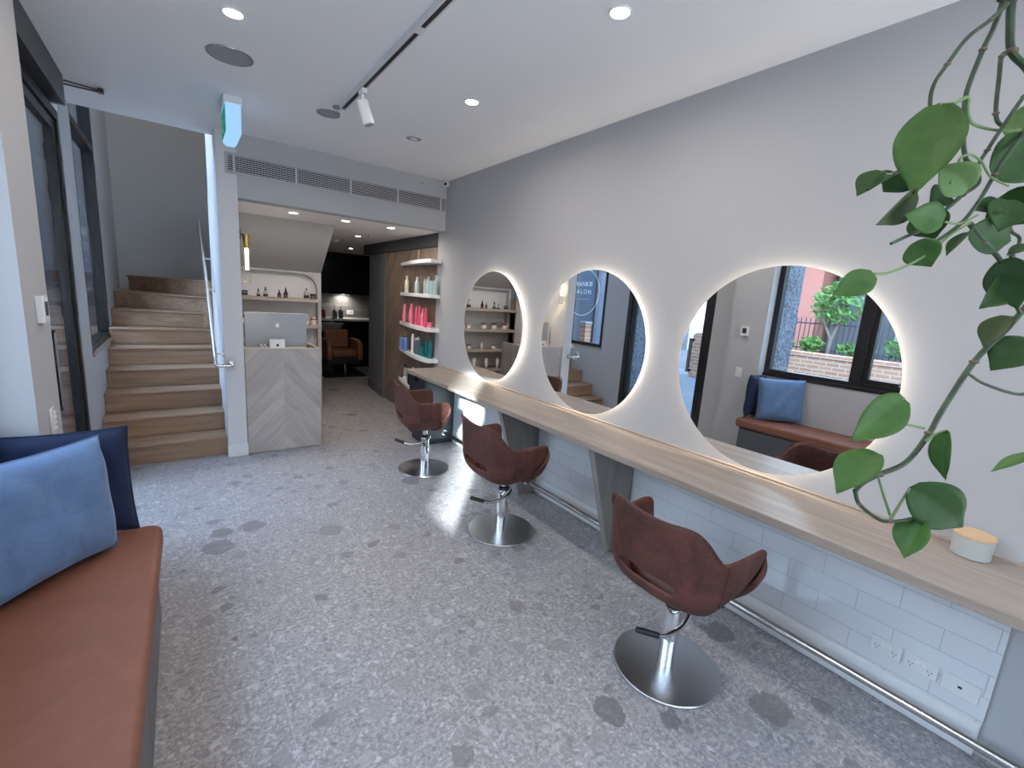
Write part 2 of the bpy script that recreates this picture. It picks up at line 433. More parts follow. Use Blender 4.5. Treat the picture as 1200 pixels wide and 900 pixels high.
        o = bpy.data.objects.new(name, me); COL.objects.link(o)
        if parent is not None: o.parent = parent
        if bevel:
            b = o.modifiers.new('bevel', 'BEVEL'); b.width = bevel; b.segments = seg; b.limit_method = 'ANGLE'; b.angle_limit = R(35)
            b.harden_normals = False
        return o

def tag(o, label=None, cat=None, group=None, kind=None):
    if label: o['label'] = label
    if cat: o['category'] = cat
    if group: o['group'] = group
    if kind: o['kind'] = kind
    return o
def thing(name, label, cat, loc=(0, 0, 0), group=None, kind=None):
    o = bpy.data.objects.new(name, None); COL.objects.link(o); o.location = loc; o.empty_display_size = .1
    return tag(o, label, cat, group, kind)
def copy_tree(o, parent=None):
    c = o.copy(); COL.objects.link(c)
    if parent is not None: c.parent = parent
    for ch in list(o.children): copy_tree(ch, c)
    return c
def struct(name, mb, mat, label, cat, bevel=0, parent=None):
    o = mb.build(name, mat, parent, bevel)
    return tag(o, label, cat, None, 'structure')
def rz(a): return Matrix.Rotation(a, 3, 'Z')
SKY, SUN, EXPOSURE = 12.0, 38.0, 0.14
STEMS={"S1":[[[1.1197,0.232,2.1291],[1.0859,0.241,2.0968],[1.0446,0.2549,2.0616],[1.0064,0.2635,2.0133],[0.978,0.2674,1.9757],[0.9626,0.2612,1.9367],[0.9573,0.2448,1.8849]],0.0034],"S2":[[[1.1682,0.249,2.2483],[1.131,0.2412,2.1423],[1.1026,0.2391,2.0898],[1.0747,0.2395,2.0491],[1.0389,0.2392,1.9806],[1.0188,0.2317,1.9307],[1.0045,0.2212,1.8862],[0.9941,0.2113,1.8572]],0.0041],"S2b":[[[0.9941,0.2113,1.8572],[1.0017,0.1999,1.8456],[1.0001,0.1928,1.8232],[0.9755,0.2031,1.8028],[0.9508,0.2125,1.7788]],0.0036],"S3":[[[1.1682,0.249,2.2483],[1.1494,0.2344,2.1466],[1.1395,0.2267,2.1033],[1.1328,0.2161,2.058],[1.1452,0.1954,2.0297],[1.1613,0.1674,1.9817]],0.0063],"S3b":[[[1.1341,0.2179,2.0591],[1.1193,0.2239,2.0486],[1.1112,0.2197,2.0154],[1.1004,0.2108,1.9535],[1.1044,0.2009,1.9341],[1.1248,0.1823,1.9297]],0.0035],"S4":[[[1.132,0.1705,2.0113],[1.0924,0.1814,1.9683],[1.0492,0.1914,1.9102],[1.0217,0.1954,1.8762],[0.9957,0.1987,1.8442],[0.9684,0.2008,1.8025],[0.9316,0.2122,1.7707]],0.003],"S5":[[[1.0825,0.1549,1.9496],[1.0483,0.1635,1.901],[1.0215,0.1703,1.8686],[0.9958,0.1756,1.833],[0.9679,0.1809,1.7901],[0.9397,0.1885,1.7563],[0.9082,0.2005,1.7312],[0.8804,0.2116,1.714]],0.0032],"S5b":[[[0.914,0.2084,1.7531],[0.8798,0.2237,1.7375],[0.8425,0.2403,1.7174]],0.0031],"S5c":[[[0.9272,0.2458,1.8478],[0.8849,0.2658,1.8266],[0.8439,0.283,1.7977]],0.0032],"S1b":[[[1.1162,0.2428,2.1373],[1.1711,0.2341,2.1927]],0.0035],"S6":[[[1.1147,0.1083,1.6857],[1.075,0.1187,1.6405],[1.0395,0.1284,1.6055],[0.9881,0.146,1.5544],[0.9352,0.1591,1.4786],[0.9087,0.1624,1.4449],[0.8696,0.1728,1.4014],[0.8272,0.1912,1.3825],[0.7991,0.2008,1.3708],[0.7814,0.2031,1.3607]],0.0045],"S6b":[[[0.7814,0.2031,1.3607],[0.7795,0.1945,1.3447],[0.7933,0.1742,1.328],[0.8017,0.1615,1.3273],[0.8289,0.1372,1.3362]],0.0028],"S7":[[[0.965,0.1849,1.759],[0.9905,0.1679,1.7336],[1.0152,0.1525,1.7133],[1.0314,0.1438,1.6944],[1.046,0.1329,1.6607],[1.0652,0.1198,1.6321]],0.0039],"S8":[[[1.1417,0.151,1.9025],[1.1012,0.1525,1.798],[1.0831,0.1572,1.7787],[1.0739,0.1558,1.7617],[1.0803,0.1439,1.7487],[1.0641,0.1453,1.7209],[1.0453,0.1509,1.7035]],0.0027],"S9":[[[1.0762,0.0781,1.5412],[1.043,0.0914,1.511],[0.9929,0.1265,1.5216],[0.9652,0.1463,1.5371]],0.0026],"p1":[[[0.9359,0.2456,1.9298],[0.9651,0.2343,1.9372],[0.9919,0.2261,1.9508],[1.0005,0.2248,1.9361],[1.0153,0.2181,1.9177],[1.058,0.194,1.913],[1.0955,0.1763,1.9196]],0.0026],"p8":[[[0.9165,0.2069,1.8092],[0.9289,0.2044,1.8288],[0.9352,0.206,1.8468],[0.9506,0.1985,1.8546],[0.9651,0.188,1.8457],[0.9772,0.1765,1.8258],[1.0007,0.1587,1.8146]],0.0019],"p7":[[[0.8083,0.2422,1.6715],[0.8273,0.2326,1.6743],[0.8565,0.2182,1.6882],[0.8864,0.2046,1.7084],[0.9169,0.1924,1.7366],[0.9454,0.1798,1.7568]],0.0019],"p5":[[[0.9076,0.2007,1.7539],[0.9256,0.1873,1.753],[0.9473,0.1744,1.7669]],0.0016],"p2":[[[0.8633,0.2755,1.8275],[0.8693,0.2701,1.823],[0.8756,0.2659,1.8248]],0.0016],"p17":[[[0.8809,0.1642,1.4549],[0.8481,0.1859,1.4631],[0.8431,0.1904,1.4844],[0.8469,0.1867,1.499]],0.0019],"p18":[[[0.8146,0.1656,1.3315],[0.8054,0.1783,1.3664],[0.7973,0.1904,1.4024],[0.7977,0.1923,1.421]],0.0018],"p19":[[[0.8819,0.1592,1.4365],[0.8903,0.1524,1.4479],[0.9005,0.1436,1.4558]],0.0019],"p20":[[[0.807,0.1634,1.3251],[0.8149,0.1578,1.3533],[0.8204,0.1529,1.3773]],0.0021],"p21":[[[0.8204,0.1481,1.3288],[0.8302,0.1393,1.3357],[0.8309,0.1358,1.3364]],0.0018],"p22":[[[1.07,0.0559,1.425],[1.0559,0.0651,1.4199]],0.002]}
LEAVES=[[[0.9381,0.2446,1.9324],[0.8735,0.2347,1.7922],0.0832,[-0.89,-0.172,0.422],0.15,0],[[0.8633,0.2755,1.8275],[0.8421,0.2956,1.7918],0.0387,[-0.859,0.002,0.511],0.3,1],[[0.9159,0.2617,1.8262],[0.8892,0.2762,1.8033],0.05,[-0.697,-0.541,0.471],0.2,1],[[0.9062,0.2373,1.7986],[0.8318,0.254,1.7427],0.0429,[-0.135,-0.984,-0.115],0.3,2],[[0.9008,0.1997,1.7551],[0.8497,0.2315,1.7574],0.0442,[-0.529,-0.845,-0.072],0.2,0],[[0.8739,0.2187,1.7244],[0.8813,0.1984,1.6873],0.047,[-0.973,0.053,-0.223],0.2,0],[[0.8086,0.242,1.6715],[0.7595,0.2706,1.6388],0.0391,[-0.641,-0.668,0.378],0.2,0],[[0.9392,0.1887,1.8026],[0.8999,0.2181,1.8321],0.0495,[-0.714,-0.609,-0.345],0.4,3],[[1.0271,0.1826,1.8381],[1.0766,0.1474,1.8984],0.0811,[-0.652,-0.752,0.096],0.2,1],[[1.028,0.1633,1.8119],[1.0438,0.1282,1.7652],0.0722,[-0.923,0.084,-0.375],0.2,1],[[1.0031,0.1593,1.7971],[0.9807,0.1519,1.7484],0.0529,[-0.722,-0.552,0.416],0.3,1],[[0.9995,0.1599,1.7882],[0.9703,0.1859,1.7802],0.0306,[-0.65,-0.578,0.494],0.3,1],[[0.9643,0.1824,1.746],[1.0325,0.1431,1.7387],0.0567,[-0.505,-0.854,-0.122],0.25,1],[[0.9612,0.1846,1.7457],[0.9198,0.1941,1.7093],0.0203,[-0.608,0.245,0.755],0.3,1],[[1.0206,0.1458,1.7124],[1.0164,0.1191,1.6379],0.0567,[-0.993,0.114,0.015],0.2,1],[[1.0427,0.1371,1.6902],[0.9883,0.1521,1.6361],0.0445,[-0.492,-0.829,0.265],0.3,1],[[1.0203,0.1265,1.6274],[0.9791,0.1393,1.5791],0.0388,[-0.728,0.167,0.665],0.3,2],[[1.0458,0.1,1.5941],[0.995,0.1262,1.5454],0.0571,[-0.733,-0.236,0.638],0.2,1],[[0.8469,0.1867,1.499],[0.7713,0.2148,1.4344],0.0542,[-0.603,-0.686,0.408],0.35,0],[[0.7977,0.1923,1.421],[0.741,0.2146,1.3637],0.056,[-0.691,0.087,0.718],0.35,0],[[0.9005,0.1436,1.4558],[0.8973,0.1351,1.3812],0.0339,[-0.864,0.503,-0.02],0.5,0],[[0.8204,0.1529,1.3773],[0.8671,0.0951,1.3303],0.0693,[-0.753,-0.655,0.057],0.25,1],[[0.8309,0.1358,1.3364],[0.8012,0.1391,1.2835],0.0432,[-0.843,0.229,0.487],0.35,0],[[1.0583,0.0643,1.424],[1.0002,0.0997,1.3921],0.0224,[-0.39,0.175,0.904],0.2,0],[[1.1262,0.1769,1.9655],[1.0865,0.1773,1.895],0.0491,[-0.869,0.078,0.49],0.2,3],[[1.0665,0.1307,1.7385],[1.0379,0.1476,1.7206],0.0198,[-0.593,-0.17,0.787],0.2,1],[[1.1051,0.1212,1.7114],[1.0913,0.1189,1.6573],0.0542,[-0.965,0.099,0.242],0.2,1],[[0.9234,0.2321,1.7765],[0.9359,0.2133,1.7344],0.0519,[-0.964,-0.056,-0.261],0.2,1],[[0.9701,0.217,1.805],[0.9461,0.2319,1.7927],0.0448,[-0.627,-0.623,0.468],0.2,1]]
# ================================================================== THE ROOM
XR, ZC, YB = 2.40, 2.80, 4.69          # right wall, ceiling, reception wall
ZS = 2.29                              # soffit of the reception
b = MB().box(-.72, 3.7, -1.8, 10.3, -.12, 0)
struct('floor', b, M['floor'], 'grey pebbled stone floor with thin pale joints', 'floor')
b = MB().box(-.72, XR+.12, -1.8, YB+.12, ZC, ZC+.2).box(-.72, .29, YB+.12, 4.94, ZC, ZC+.2)
struct('ceiling', b, M['ceil'], 'white plaster ceiling over the salon', 'ceiling')
b = MB().box(.44, 3.62, YB+.16, 10.3, ZS, ZS+.12)
struct('ceiling_reception', b, M['ceil'], 'lower white ceiling over the reception and wash area', 'ceiling')
b = MB().box(XR, XR+.14, -1.8, YB+.16, 0, ZC)
struct('wall_right', b, M['wall'], 'pale grey wall carrying the three round mirrors', 'wall')
b = MB().box(2.376, XR-.0005, .082, 4.27, .139, .749)
struct('wall_tile', b, M['tile'], 'white glazed tile band on the wall under the counter', 'wall')
b = MB().box(2.372, XR-.0005, .085, 4.27, .0, .138)
struct('baseboard_right', b, M['white'], 'white skirting under the tile band', 'skirting', .004)
b = MB().box(.44, XR, YB, YB+.16, ZS, ZC)
struct('wall_header', b, M['wall'], 'grey wall above the reception opening', 'wall')
b = MB().box(.29, .44, YB, 6.10, 0, ZC)
struct('wall_stair_side', b, M['wall_light'], 'white pier and wall end between stair and reception', 'wall', .003)
b = MB().box(.284, .4455, YB-.008, YB+.05, 0, .115)
struct('baseboard_pier', b, M['white'], 'white skirting block at the foot of the pier', 'skirting', .002)
b = MB().box(.29, .44, YB+.02, 6.10, ZC+.0, 5.2).box(.29, 1.6, 6.0, 6.10, 2.45, 5.2)
struct('wall_upper_stair', b, M['wall_light'], 'upper white wall of the stairwell', 'wall')
b = MB().box(-.70, 1.40, 7.5, 7.6, 0, 5.2)
struct('wall_back', b, M['wall_stair'], 'grey wall at the back of the stairwell', 'wall')
b = MB().box(1.36, 1.399, 6.405, 7.4995, 1.5, 5.2).box(1.36, 1.399, 6.1005, 6.4045, 2.42, 5.2)
struct('wall_landing', b, M['wall_stair'], 'end wall of the upper landing', 'wall')
b = MB().box(-.72, 1.6, 4.94, 7.6, 5.2, 5.3)
struct('ceiling_stairwell', b, M['ceil'], 'ceiling high over the stairwell', 'ceiling')
b = MB().box(-.72, .29, 4.86, 4.94, ZC+.2, 5.2)
struct('wall_upper_front', b, M['wall_light'], 'upper front wall of the stairwell', 'wall')

# left wall with window 1, door and window 2
b = MB()
b.box(-.70, -.60, -1.8, -.25, 0, ZC)
b.box(-.70, -.60, -.25, 2.45, 0, .975)
b.box(-.70, -.60, -.25, 2.45, 2.42, ZC)
b.box(-.70, -.60, 2.85, 3.14, 0, ZC)
b.box(-.70, -.60, 4.50, 4.94, 0, ZC)
b.box(-.70, -.60, 4.94, 6.19, 0, .945)
b.box(-.70, -.60, 4.94, 6.19, 4.3, 5.2)
b.box(-.70, -.60, 6.19, 7.5, 0, 5.2)
struct('wall_left', b, M['wall'], 'pale grey wall with the windows and glass door', 'wall')
b = MB().box(-.70, -.476, 2.45, 2.85, 0, ZC)
struct('wall_pier', b, M['wall'], 'pale grey wall pier between bench window and door', 'wall')
b = MB().box(-.70, -.35, -1.8, -1.7, 0, ZC).box(2.15, XR, -1.8, -1.7, 0, ZC).box(-.35, 2.15, -1.8, -1.7, 0, .45).box(-.35, 2.15, -1.8, -1.7, 2.62, ZC)
struct('wall_rear', b, M['wall'], 'pale grey wall at the street end of the salon', 'wall')

# reception recess: sloping underside of the stair, niche wall, corridor
b = MB().prism([(5.62, ZS), (6.27, 1.765), (6.40, 1.765), (6.40, ZS)], 'X', .44, 1.473)
struct('wall_bulkhead', b, M['wall_stair'], 'sloping grey underside of the stair over the reception shelves', 'bulkhead')
def niche_outline():
    o = [(.44, 0), (.475, 0), (.475, 1.742)]
    for k in range(13):
        t = PI/2*(1-k/12)
        o.append((1.23+.20*math.cos(t), 1.542+.20*math.sin(t)))
    o += [(1.43, 0), (1.473, 0), (1.473, 1.765), (.44, 1.765)]
    return o
b = MB().prism(niche_outline(), 'Y', 6.27, 6.37)
struct('wall_niche', b, M['wall_stair'], 'grey wall around the arched shelf recess', 'wall')
b = MB().box(.44, 1.473, 6.37, 6.40, 0, 1.765)
struct('wall_niche_back', b, M['wall_light'], 'white back of the arched shelf recess', 'wall')
b = MB().box(1.40, 1.473, 6.40, 10.2, 0, ZS)
struct('wall_corridor', b, M['wall_stair'], 'grey wall along the passage to the wash area', 'wall')
b = MB().prism([(2.428, 6.58), (2.515, 7.52), (2.70, 7.52), (2.70, 6.58)], 'Z', 0, 2.14)
struct('wall_partition', b, M['mid_paint'], 'mid grey wall end beside the retail shelves', 'wall')
b = MB().prism([(2.419, 6.58), (2.506, 7.52), (2.515, 7.53), (2.43, 6.58)], 'Z', 0, .14)
struct('baseboard_partition', b, M['mid_paint'], 'grey skirting at the foot of the passage wall', 'skirting')
b = MB().box(2.418, 2.70, YB+.012, 7.53, 2.142, ZS)
struct('wall_bulkhead_dark', b, M['dark_paint'], 'charcoal bulkhead above the retail shelves', 'bulkhead', .002)
b = MB().box(2.48, 2.70, YB+.165, 6.58, 0, 2.142)
struct('wall_retail', b, M['dark_paint'], 'dark wall behind the retail shelves', 'wall')
b = MB().box(3.5, 3.62, 6.58, 10.2, 0, ZS).box(2.70, 3.62, 7.40, 7.53, 0, ZS)
struct('wall_wash_side', b, M['mid_paint'], 'grey side wall of the wash area', 'wall')
b = MB().box(1.40, 3.62, 10.1, 10.25, 0, ZS)
struct('wall_wash_back', b, M['slate'], 'dark stone tiled wall behind the wash area counter', 'wall')

# ------------------------------------------------------------------ window 1 above the bench
def frame_rect(b, x0, x1, y0, y1, z0, z1, w):
    b.box(x0, x1, y0, y0+w, z0, z1).box(x0, x1, y1-w, y1, z0, z1)
    b.box(x0, x1, y0+w, y1-w, z0, z0+w).box(x0, x1, y0+w, y1-w, z1-w, z1)
    return b
w1 = thing('window_1', 'wide dark framed window above the leather bench', 'window', (-.65, 1.1, .975), kind='structure')
fb = frame_rect(MB(), -.695, -.608, -.25, 2.45, .975, 2.42, .055)
fb.box(-.695, -.600, 1.53, 1.63, 1.03, 2.365)
fb.box(-.612, -.588, -.25, 2.45, .955, .990)
fb.build('window_frame', M['bronze'], w1, .003)
frame_rect(MB(), -.675, -.625, .30, 1.53, 1.03, 2.365, .045).build('sash', M['bronze'], w1, .003)
MB().box(-.652, -.646, 1.63, 2.395, 1.03, 2.365).build('pane', M['glass'], w1)
MB().box(-.652, -.646, .345, 1.485, 1.075, 2.32).build('pane', M['glass'], w1)
MB().box(-.652, -.646, -.195, .30, 1.03, 2.365).build('pane', M['glass'], w1)
MB().box(-.622, -.606, 1.10, 1.24, 1.045, 1.062).build('window_handle', M['steel'], w1, .003)

w3 = thing('window_added', 'unseen rear window added to bring daylight into the salon', 'window', (.9, -1.75, .45), kind='structure')  # added behind the camera to give the room more daylight
fb = MB().box(-.35, -.29, -1.79, -1.705, .45, 2.62).box(2.09, 2.15, -1.79, -1.705, .45, 2.62).box(-.29, 2.09, -1.79, -1.705, .45, .51).box(-.29, 2.09, -1.79, -1.705, 2.56, 2.62).box(.87, .93, -1.79, -1.705, .51, 2.56)
fb.build('window_frame', M['bronze'], w3, .003)
MB().box(-.29, .87, -1.753, -1.747, .51, 2.56).build('pane', M['glass'], w3)
MB().box(.93, 2.09, -1.753, -1.747, .51, 2.56).build('pane', M['glass'], w3)

# ------------------------------------------------------------------ glass door
d1 = thing('door_1', 'dark framed glass entrance door beside the stair', 'door', (-.62, 3.82, 0), kind='structure')
fb = MB().box(-.69, -.60, 3.14, 3.20, 0, 2.62).box(-.69, -.60, 4.43, 4.50, 0, 2.62).box(-.69, -.60, 3.20, 4.43, 2.56, 2.62)
fb.build('door_frame', M['bronze'], d1, .003)
frame_rect(MB(), -.665, -.615, 3.21, 4.425, .012, 2.55, .062).build('door_leaf_frame', M['bronze'], d1, .003)
MB().box(-.644, -.636, 3.272, 4.363, .074, 2.49).build('pane', M['door_glass'], d1)
b = MB().box(-.70, -.53, 3.14, 4.26, 2.62, ZC-.001)
h = b.build('door_head', M['bronze'], d1, .004)
MB().box(-.70, -.528, 4.26, 4.272, 2.615, ZC-.001).build('head_end_cap', M['grey_metal'], h)
hd = MB().box(-.572, -.556, 3.36, 3.40, .84, 1.27)
hd.box(-.615, -.556, 3.36, 3.40, 1.23, 1.27).box(-.615, -.556, 3.36, 3.40, .84, .88)
hd.build('door_handle', M['black'], d1, .003)
MB().box(-.556, -.551, 3.362, 3.398, .85, 1.26).build('handle_plate', M['grey_metal'], d1)
for z0 in (2.30, 2.05, 1.27, .30):
    MB().cyl((-.606, 4.435, z0), (-.606, 4.435, z0+.10), .012, seg=12).build('hinge', M['black'], d1)
ar = MB().tube([(-.56, 4.30, 2.775), (-.36, 4.36, 2.782)], .006, 6).tube([(-.555, 4.33, 2.762), (-.36, 4.38, 2.776)], .006, 6).box(-.375, -.345, 4.345, 4.39, 2.768, 2.792)
ar.build('closer_arm', M['bronze'], d1)

# ------------------------------------------------------------------ window 2 by the stair
w2 = thing('window_2', 'tall dark framed shop window beside the stair with white lettering', 'window', (-.65, 5.56, .945), kind='structure')
fb = frame_rect(MB(), -.695, -.602, 4.94, 6.19, .945, 4.3, .055)
fb.box(-.69, -.605, 4.995, 6.135, 2.70, 2.76)
fb.build('window_frame', M['bronze'], w2, .003)
MB().box(-.654, -.646, 4.995, 6.135, 1.0, 2.70).build('pane', M['glass'], w2)
MB().box(-.654, -.646, 4.995, 6.135, 2.76, 4.245).build('pane', M['glass'], w2)
MB().box(-.612, -.585, 4.93, 6.20, .915, .947).build('window_sill', M['shelf_oak'], w2, .003)
def text_mesh(name, body, size, mat, parent, mtx, extrude=.0008, spacing=1.0, align='CENTER'):
    cu = bpy.data.curves.new(name, 'FONT'); cu.body = body; cu.size = size; cu.extrude = extrude
    cu.align_x = align; cu.align_y = 'CENTER'; cu.space_character = spacing
    tmp = bpy.data.objects.new('tmp', cu); COL.objects.link(tmp)
    dg = bpy.context.evaluated_depsgraph_get()
    me = bpy.data.meshes.new_from_object(tmp.evaluated_get(dg))
    bpy.data.objects.remove(tmp)
    org = Vector((0, 0, 0)); p = parent
    while p is not None: org += p.location; p = p.parent
    me.transform(Matrix.Translation(-org) @ mtx)
    me.materials.clear(); me.materials.append(mat)
    o = bpy.data.objects.new(name, me); COL.objects.link(o); o.parent = parent
    return o
def facing_minus_x(x, y, z):        # reads correctly from the street (-x side)
    return Matrix.Translation((x, y, z)) @ Matrix(((0, 0, -1, 0), (-1, 0, 0, 0), (0, 1, 0, 0), (0, 0, 0, 1)))
ring = [(-.6565, 5.53+.375*math.cos(t), 1.80+.375*math.sin(t)) for t in [2*PI*k/72 for k in range(72)]]
bm_ = MB(); n_ = 72
v_ = []
for k in range(n_):
    t = 2*PI*k/n_
    for rr in (.370, .380):
        for xx in (-.6575, -.6545): v_.append((xx, 5.53+rr*math.cos(t), 1.80+rr*math.sin(t)))
f_ = []
for k in range(n_):
    a0, a1 = 4*k, 4*((k+1) % n_)
    f_ += [(a0, a1, a1+2, a0+2), (a0+1, a0+3, a1+3, a1+1), (a0, a0+1, a1+1, a1), (a0+2, a1+2, a1+3, a0+3)]
bm_.add(v_, f_)
lt = bm_.build('lettering_ring', M['sign_white'], w2)
text_mesh('lettering', 'FRANKIE', .105, M['sign_white'], w2, facing_minus_x(-.656, 5.53, 1.93), spacing=1.05)
text_mesh('lettering', 'SALON', .095, M['sign_white'], w2, facing_minus_x(-.656, 5.53, 1.805), spacing=1.45)
MB().box(-.6575, -.6545, 5.36, 5.70, 1.688, 1.692).build('lettering_line', M['sign_white'], w2)

# ------------------------------------------------------------------ staircase
st = thing('staircase', 'oak winder staircase rising behind the white pier', 'stairs', (-.15, 4.8, 0))
rise, tread = .175, .26
for k in range(7):
    y0 = 4.78+tread*k
    y1 = y0+tread+.02 if k < 6 else 6.10
    b = MB()
    if k < 6:
        b.box(-.599, .289, y0+.018, y1+.02, rise*k, rise*(k+1)-.022)
        b.box(-.599, .289, y0, y1+.02, rise*(k+1)-.022, rise*(k+1))
    else:
        for za, zb, o in ((rise*6, rise*7-.022, .018), (rise*7-.022, rise*7, 0)):
            b.prism([(-.599, y0+o), (.289, y0-.18+o*.5), (.289, 6.12), (-.599, 6.78)], 'Z', za, zb)
    b.build('step', M['stair'], st, .004)
b = MB()
for za, zb, o in ((rise*7, rise*8-.022, .016), (rise*8-.022, rise*8, 0)):
    b.prism([(-.599, 6.74+o), (.289, 6.105+o), (.289, 6.13), (-.53, 7.49), (-.599, 7.49)], 'Z', za, zb)
b.build('step', M['stair'], st, .004)
b = MB()
for za, zb, o in ((rise*8, rise*9-.022, .016), (rise*9-.022, rise*9, 0)):
    b.prism([(-.53+o, 7.49), (.289, 6.13+o), (.432, 6.13), (.432, 7.49)], 'Z', za, zb)
b.build('step', M['stair'], st, .004)
b = MB().box(.433, 1.355, 6.41, 7.49, rise*9-.03, rise*9)
b.build('landing', M['stair'], st)

hr = thing('handrail', 'satin steel handrail on the stair side of the white pier', 'handrail', (.22, 4.62, .88))
pts = [(.335, 4.688, .868), (.335, 4.60, .868), (.322, 4.585, .868), (.235, 4.585, .870), (.219, 4.592, .885), (.219, 4.62, .92)]
path = catmull(pts, 4) + [Vector((.219, 4.62+k*.2, .92+k*.2*.668)) for k in range(1, 11)]
MB().tube(path, .0155, 12).build('rail', M['nickel'], hr)
for yy in (4.74, 5.55, 6.02):
    zz = .92+(yy-4.62)*.668
    MB().tube([(.219, yy, zz-.012), (.219, yy, zz-.045), (.288, yy, zz-.05)], .006, 8).cyl((.280, yy, zz-.05), (.2895, yy, zz-.05), .026, seg=20).build('bracket', M['nickel'], hr)
MB().cyl((.335, 4.676, .868), (.335, 4.6895, .868), .028, seg=20).build('end_flange', M['nickel'], hr)
# ================================================================== STYLING COUNTER
ct = thing('styling_counter', 'long pale oak styling counter below the three round mirrors', 'counter', (2.16, 1.6, .75))
MB().box(1.935, 2.3995, -1.65, 4.585, .752, .79).build('worktop', M['oak'], ct, .003)
MB().box(2.372, 2.3995, -1.65, 4.585, .7905, .800).build('upstand', M['oak'], ct, .001)
for y in (1.80, 2.79):
    MB().prism([(2.205, 0), (2.3715, 0), (2.3715, .7515), (1.965, .7515)], 'Y', y, y+.045).build('support_panel', M['oak_grey'], ct, .002)
cb = thing('cabinet', 'small navy cabinet under the far end of the counter', 'cabinet', (2.2, 4.46, 0))
MB().box(2.03, 2.397, 4.275, 4.64, .06, .7515).build('body', M['teal_paint'], cb, .002)
MB().box(2.05, 2.397, 4.29, 4.63, 0, .06).build('plinth', M['navy_paint'], cb)
dr = MB().prism([(4.272, .08), (4.642, .08), (4.642, .745), (4.53, .745), (4.457, .655), (4.385, .745), (4.272, .745)], 'X', 2.008, 2.0295).build('door', M['navy_paint'], cb, .002)
MB().box(2.0296, 2.0305, 4.36, 4.55, .62, .745).build('finger_notch', M['black'], dr)

rl = thing('foot_rail', 'polished steel foot rail running along the tiled wall', 'rail', (2.27, 1.6, .12))
for ya, yb in ((-1.65, 1.7965), (1.8485, 2.7865), (2.8385, 4.272)):
    MB().tube([(2.27, ya, .12), (2.27, yb, .12)], .019, 16).build('rail', M['steel_rail'], rl)
for y in (1.7965, 1.8485, 2.7865, 2.8385, 4.271):
    MB().cyl((2.27, y-.003, .12), (2.27, y+.003, .12), .031, seg=24).build('flange', M['chrome'], rl)

def outlet(y0, y1, z0, z1, label, kind):
    t = thing('power_outlet' if kind else 'data_outlet', label, 'outlet', (2.372, (y0+y1)/2, (z0+z1)/2), 'sockets on the tiled wall' if kind else None)
    MB().box(2.363, 2.3765, y0, y1, z0, z1).build('plate', M['white_gloss'], t, .002)
    ym, zm = (y0+y1)/2, (z0+z1)/2
    if kind:
        for s in (-1, 1):
            MB().cyl((2.3605, ym+s*.0105, zm+.014), (2.3635, ym+s*.0105, zm+.014), .008, seg=16).build('rocker_switch', M['white'], t)
            pin = MB(); c = ym+s*.030
            for dy, dz, a in ((-.006, -.004, .5), (.006, -.004, -.5), (0, -.016, 0)):
                pin.obox((2.3628, c+dy, zm+dz), (.002, .0022, .007), Matrix.Rotation(a, 3, 'X'))
            pin.build('socket_pins', M['black'], t)
    else:
        MB().box(2.3615, 2.3635, ym-.008, ym+.008, zm-.004, zm+.010).build('jack_surround', M['white'], t)
        MB().box(2.3608, 2.3620, ym-.006, ym+.006, zm-.002, zm+.007).build('jack', M['black'], t)
    return t
outlet(.341, .447, .216, .281, 'white double socket furthest from the corner of the tiles', 1)
outlet(.227, .333, .215, .281, 'white double socket in the middle of the three wall plates', 1)
outlet(.107, .215, .210, .281, 'white data plate with one dark jack at the end of the tiles', 0)

# ------------------------------------------------------------------ round mirrors
mir = [(1.055, 1.335, 'nearest round backlit mirror, behind the trailing plant, reflecting the bench and window'),
       (2.335, 1.330, 'middle round backlit mirror, reflecting the stair and lettered window'),
       (3.625, 1.330, 'far round backlit mirror, reflecting the product shelves')]
for i, (y, z, lab) in enumerate(mir):
    t = thing('round_mirror', lab, 'mirror', (2.385, y, z), 'backlit round mirrors')
    MB().cyl((2.365, y, z), (2.370, y, z), .515, seg=128).build('mirror_glass', M['mirror'], t, 0, 30)
    MB().cyl((2.3702, y, z), (2.3995, y, z), .474, seg=96).build('backing', M['white'], t)
    s = MB(); ns = 96; v = []; f = []
    for k in range(ns):
        a = 2*PI*k/ns
        for r_, x_ in ((.4745, 2.378), (.480, 2.378), (.480, 2.390), (.4745, 2.390)):
            v.append((x_, y+r_*math.cos(a), z+r_*math.sin(a)))
    for k in range(ns):
        a0, a1 = 4*k, 4*((k+1) % ns)
        f += [(a0+q, a1+q, a1+(q+1) % 4, a0+(q+1) % 4) for q in range(4)]
    s.add(v, f).build('led_strip', M['led'], t)
    if i == 2: t.rotation_euler = (0, 0, R(-1.3))

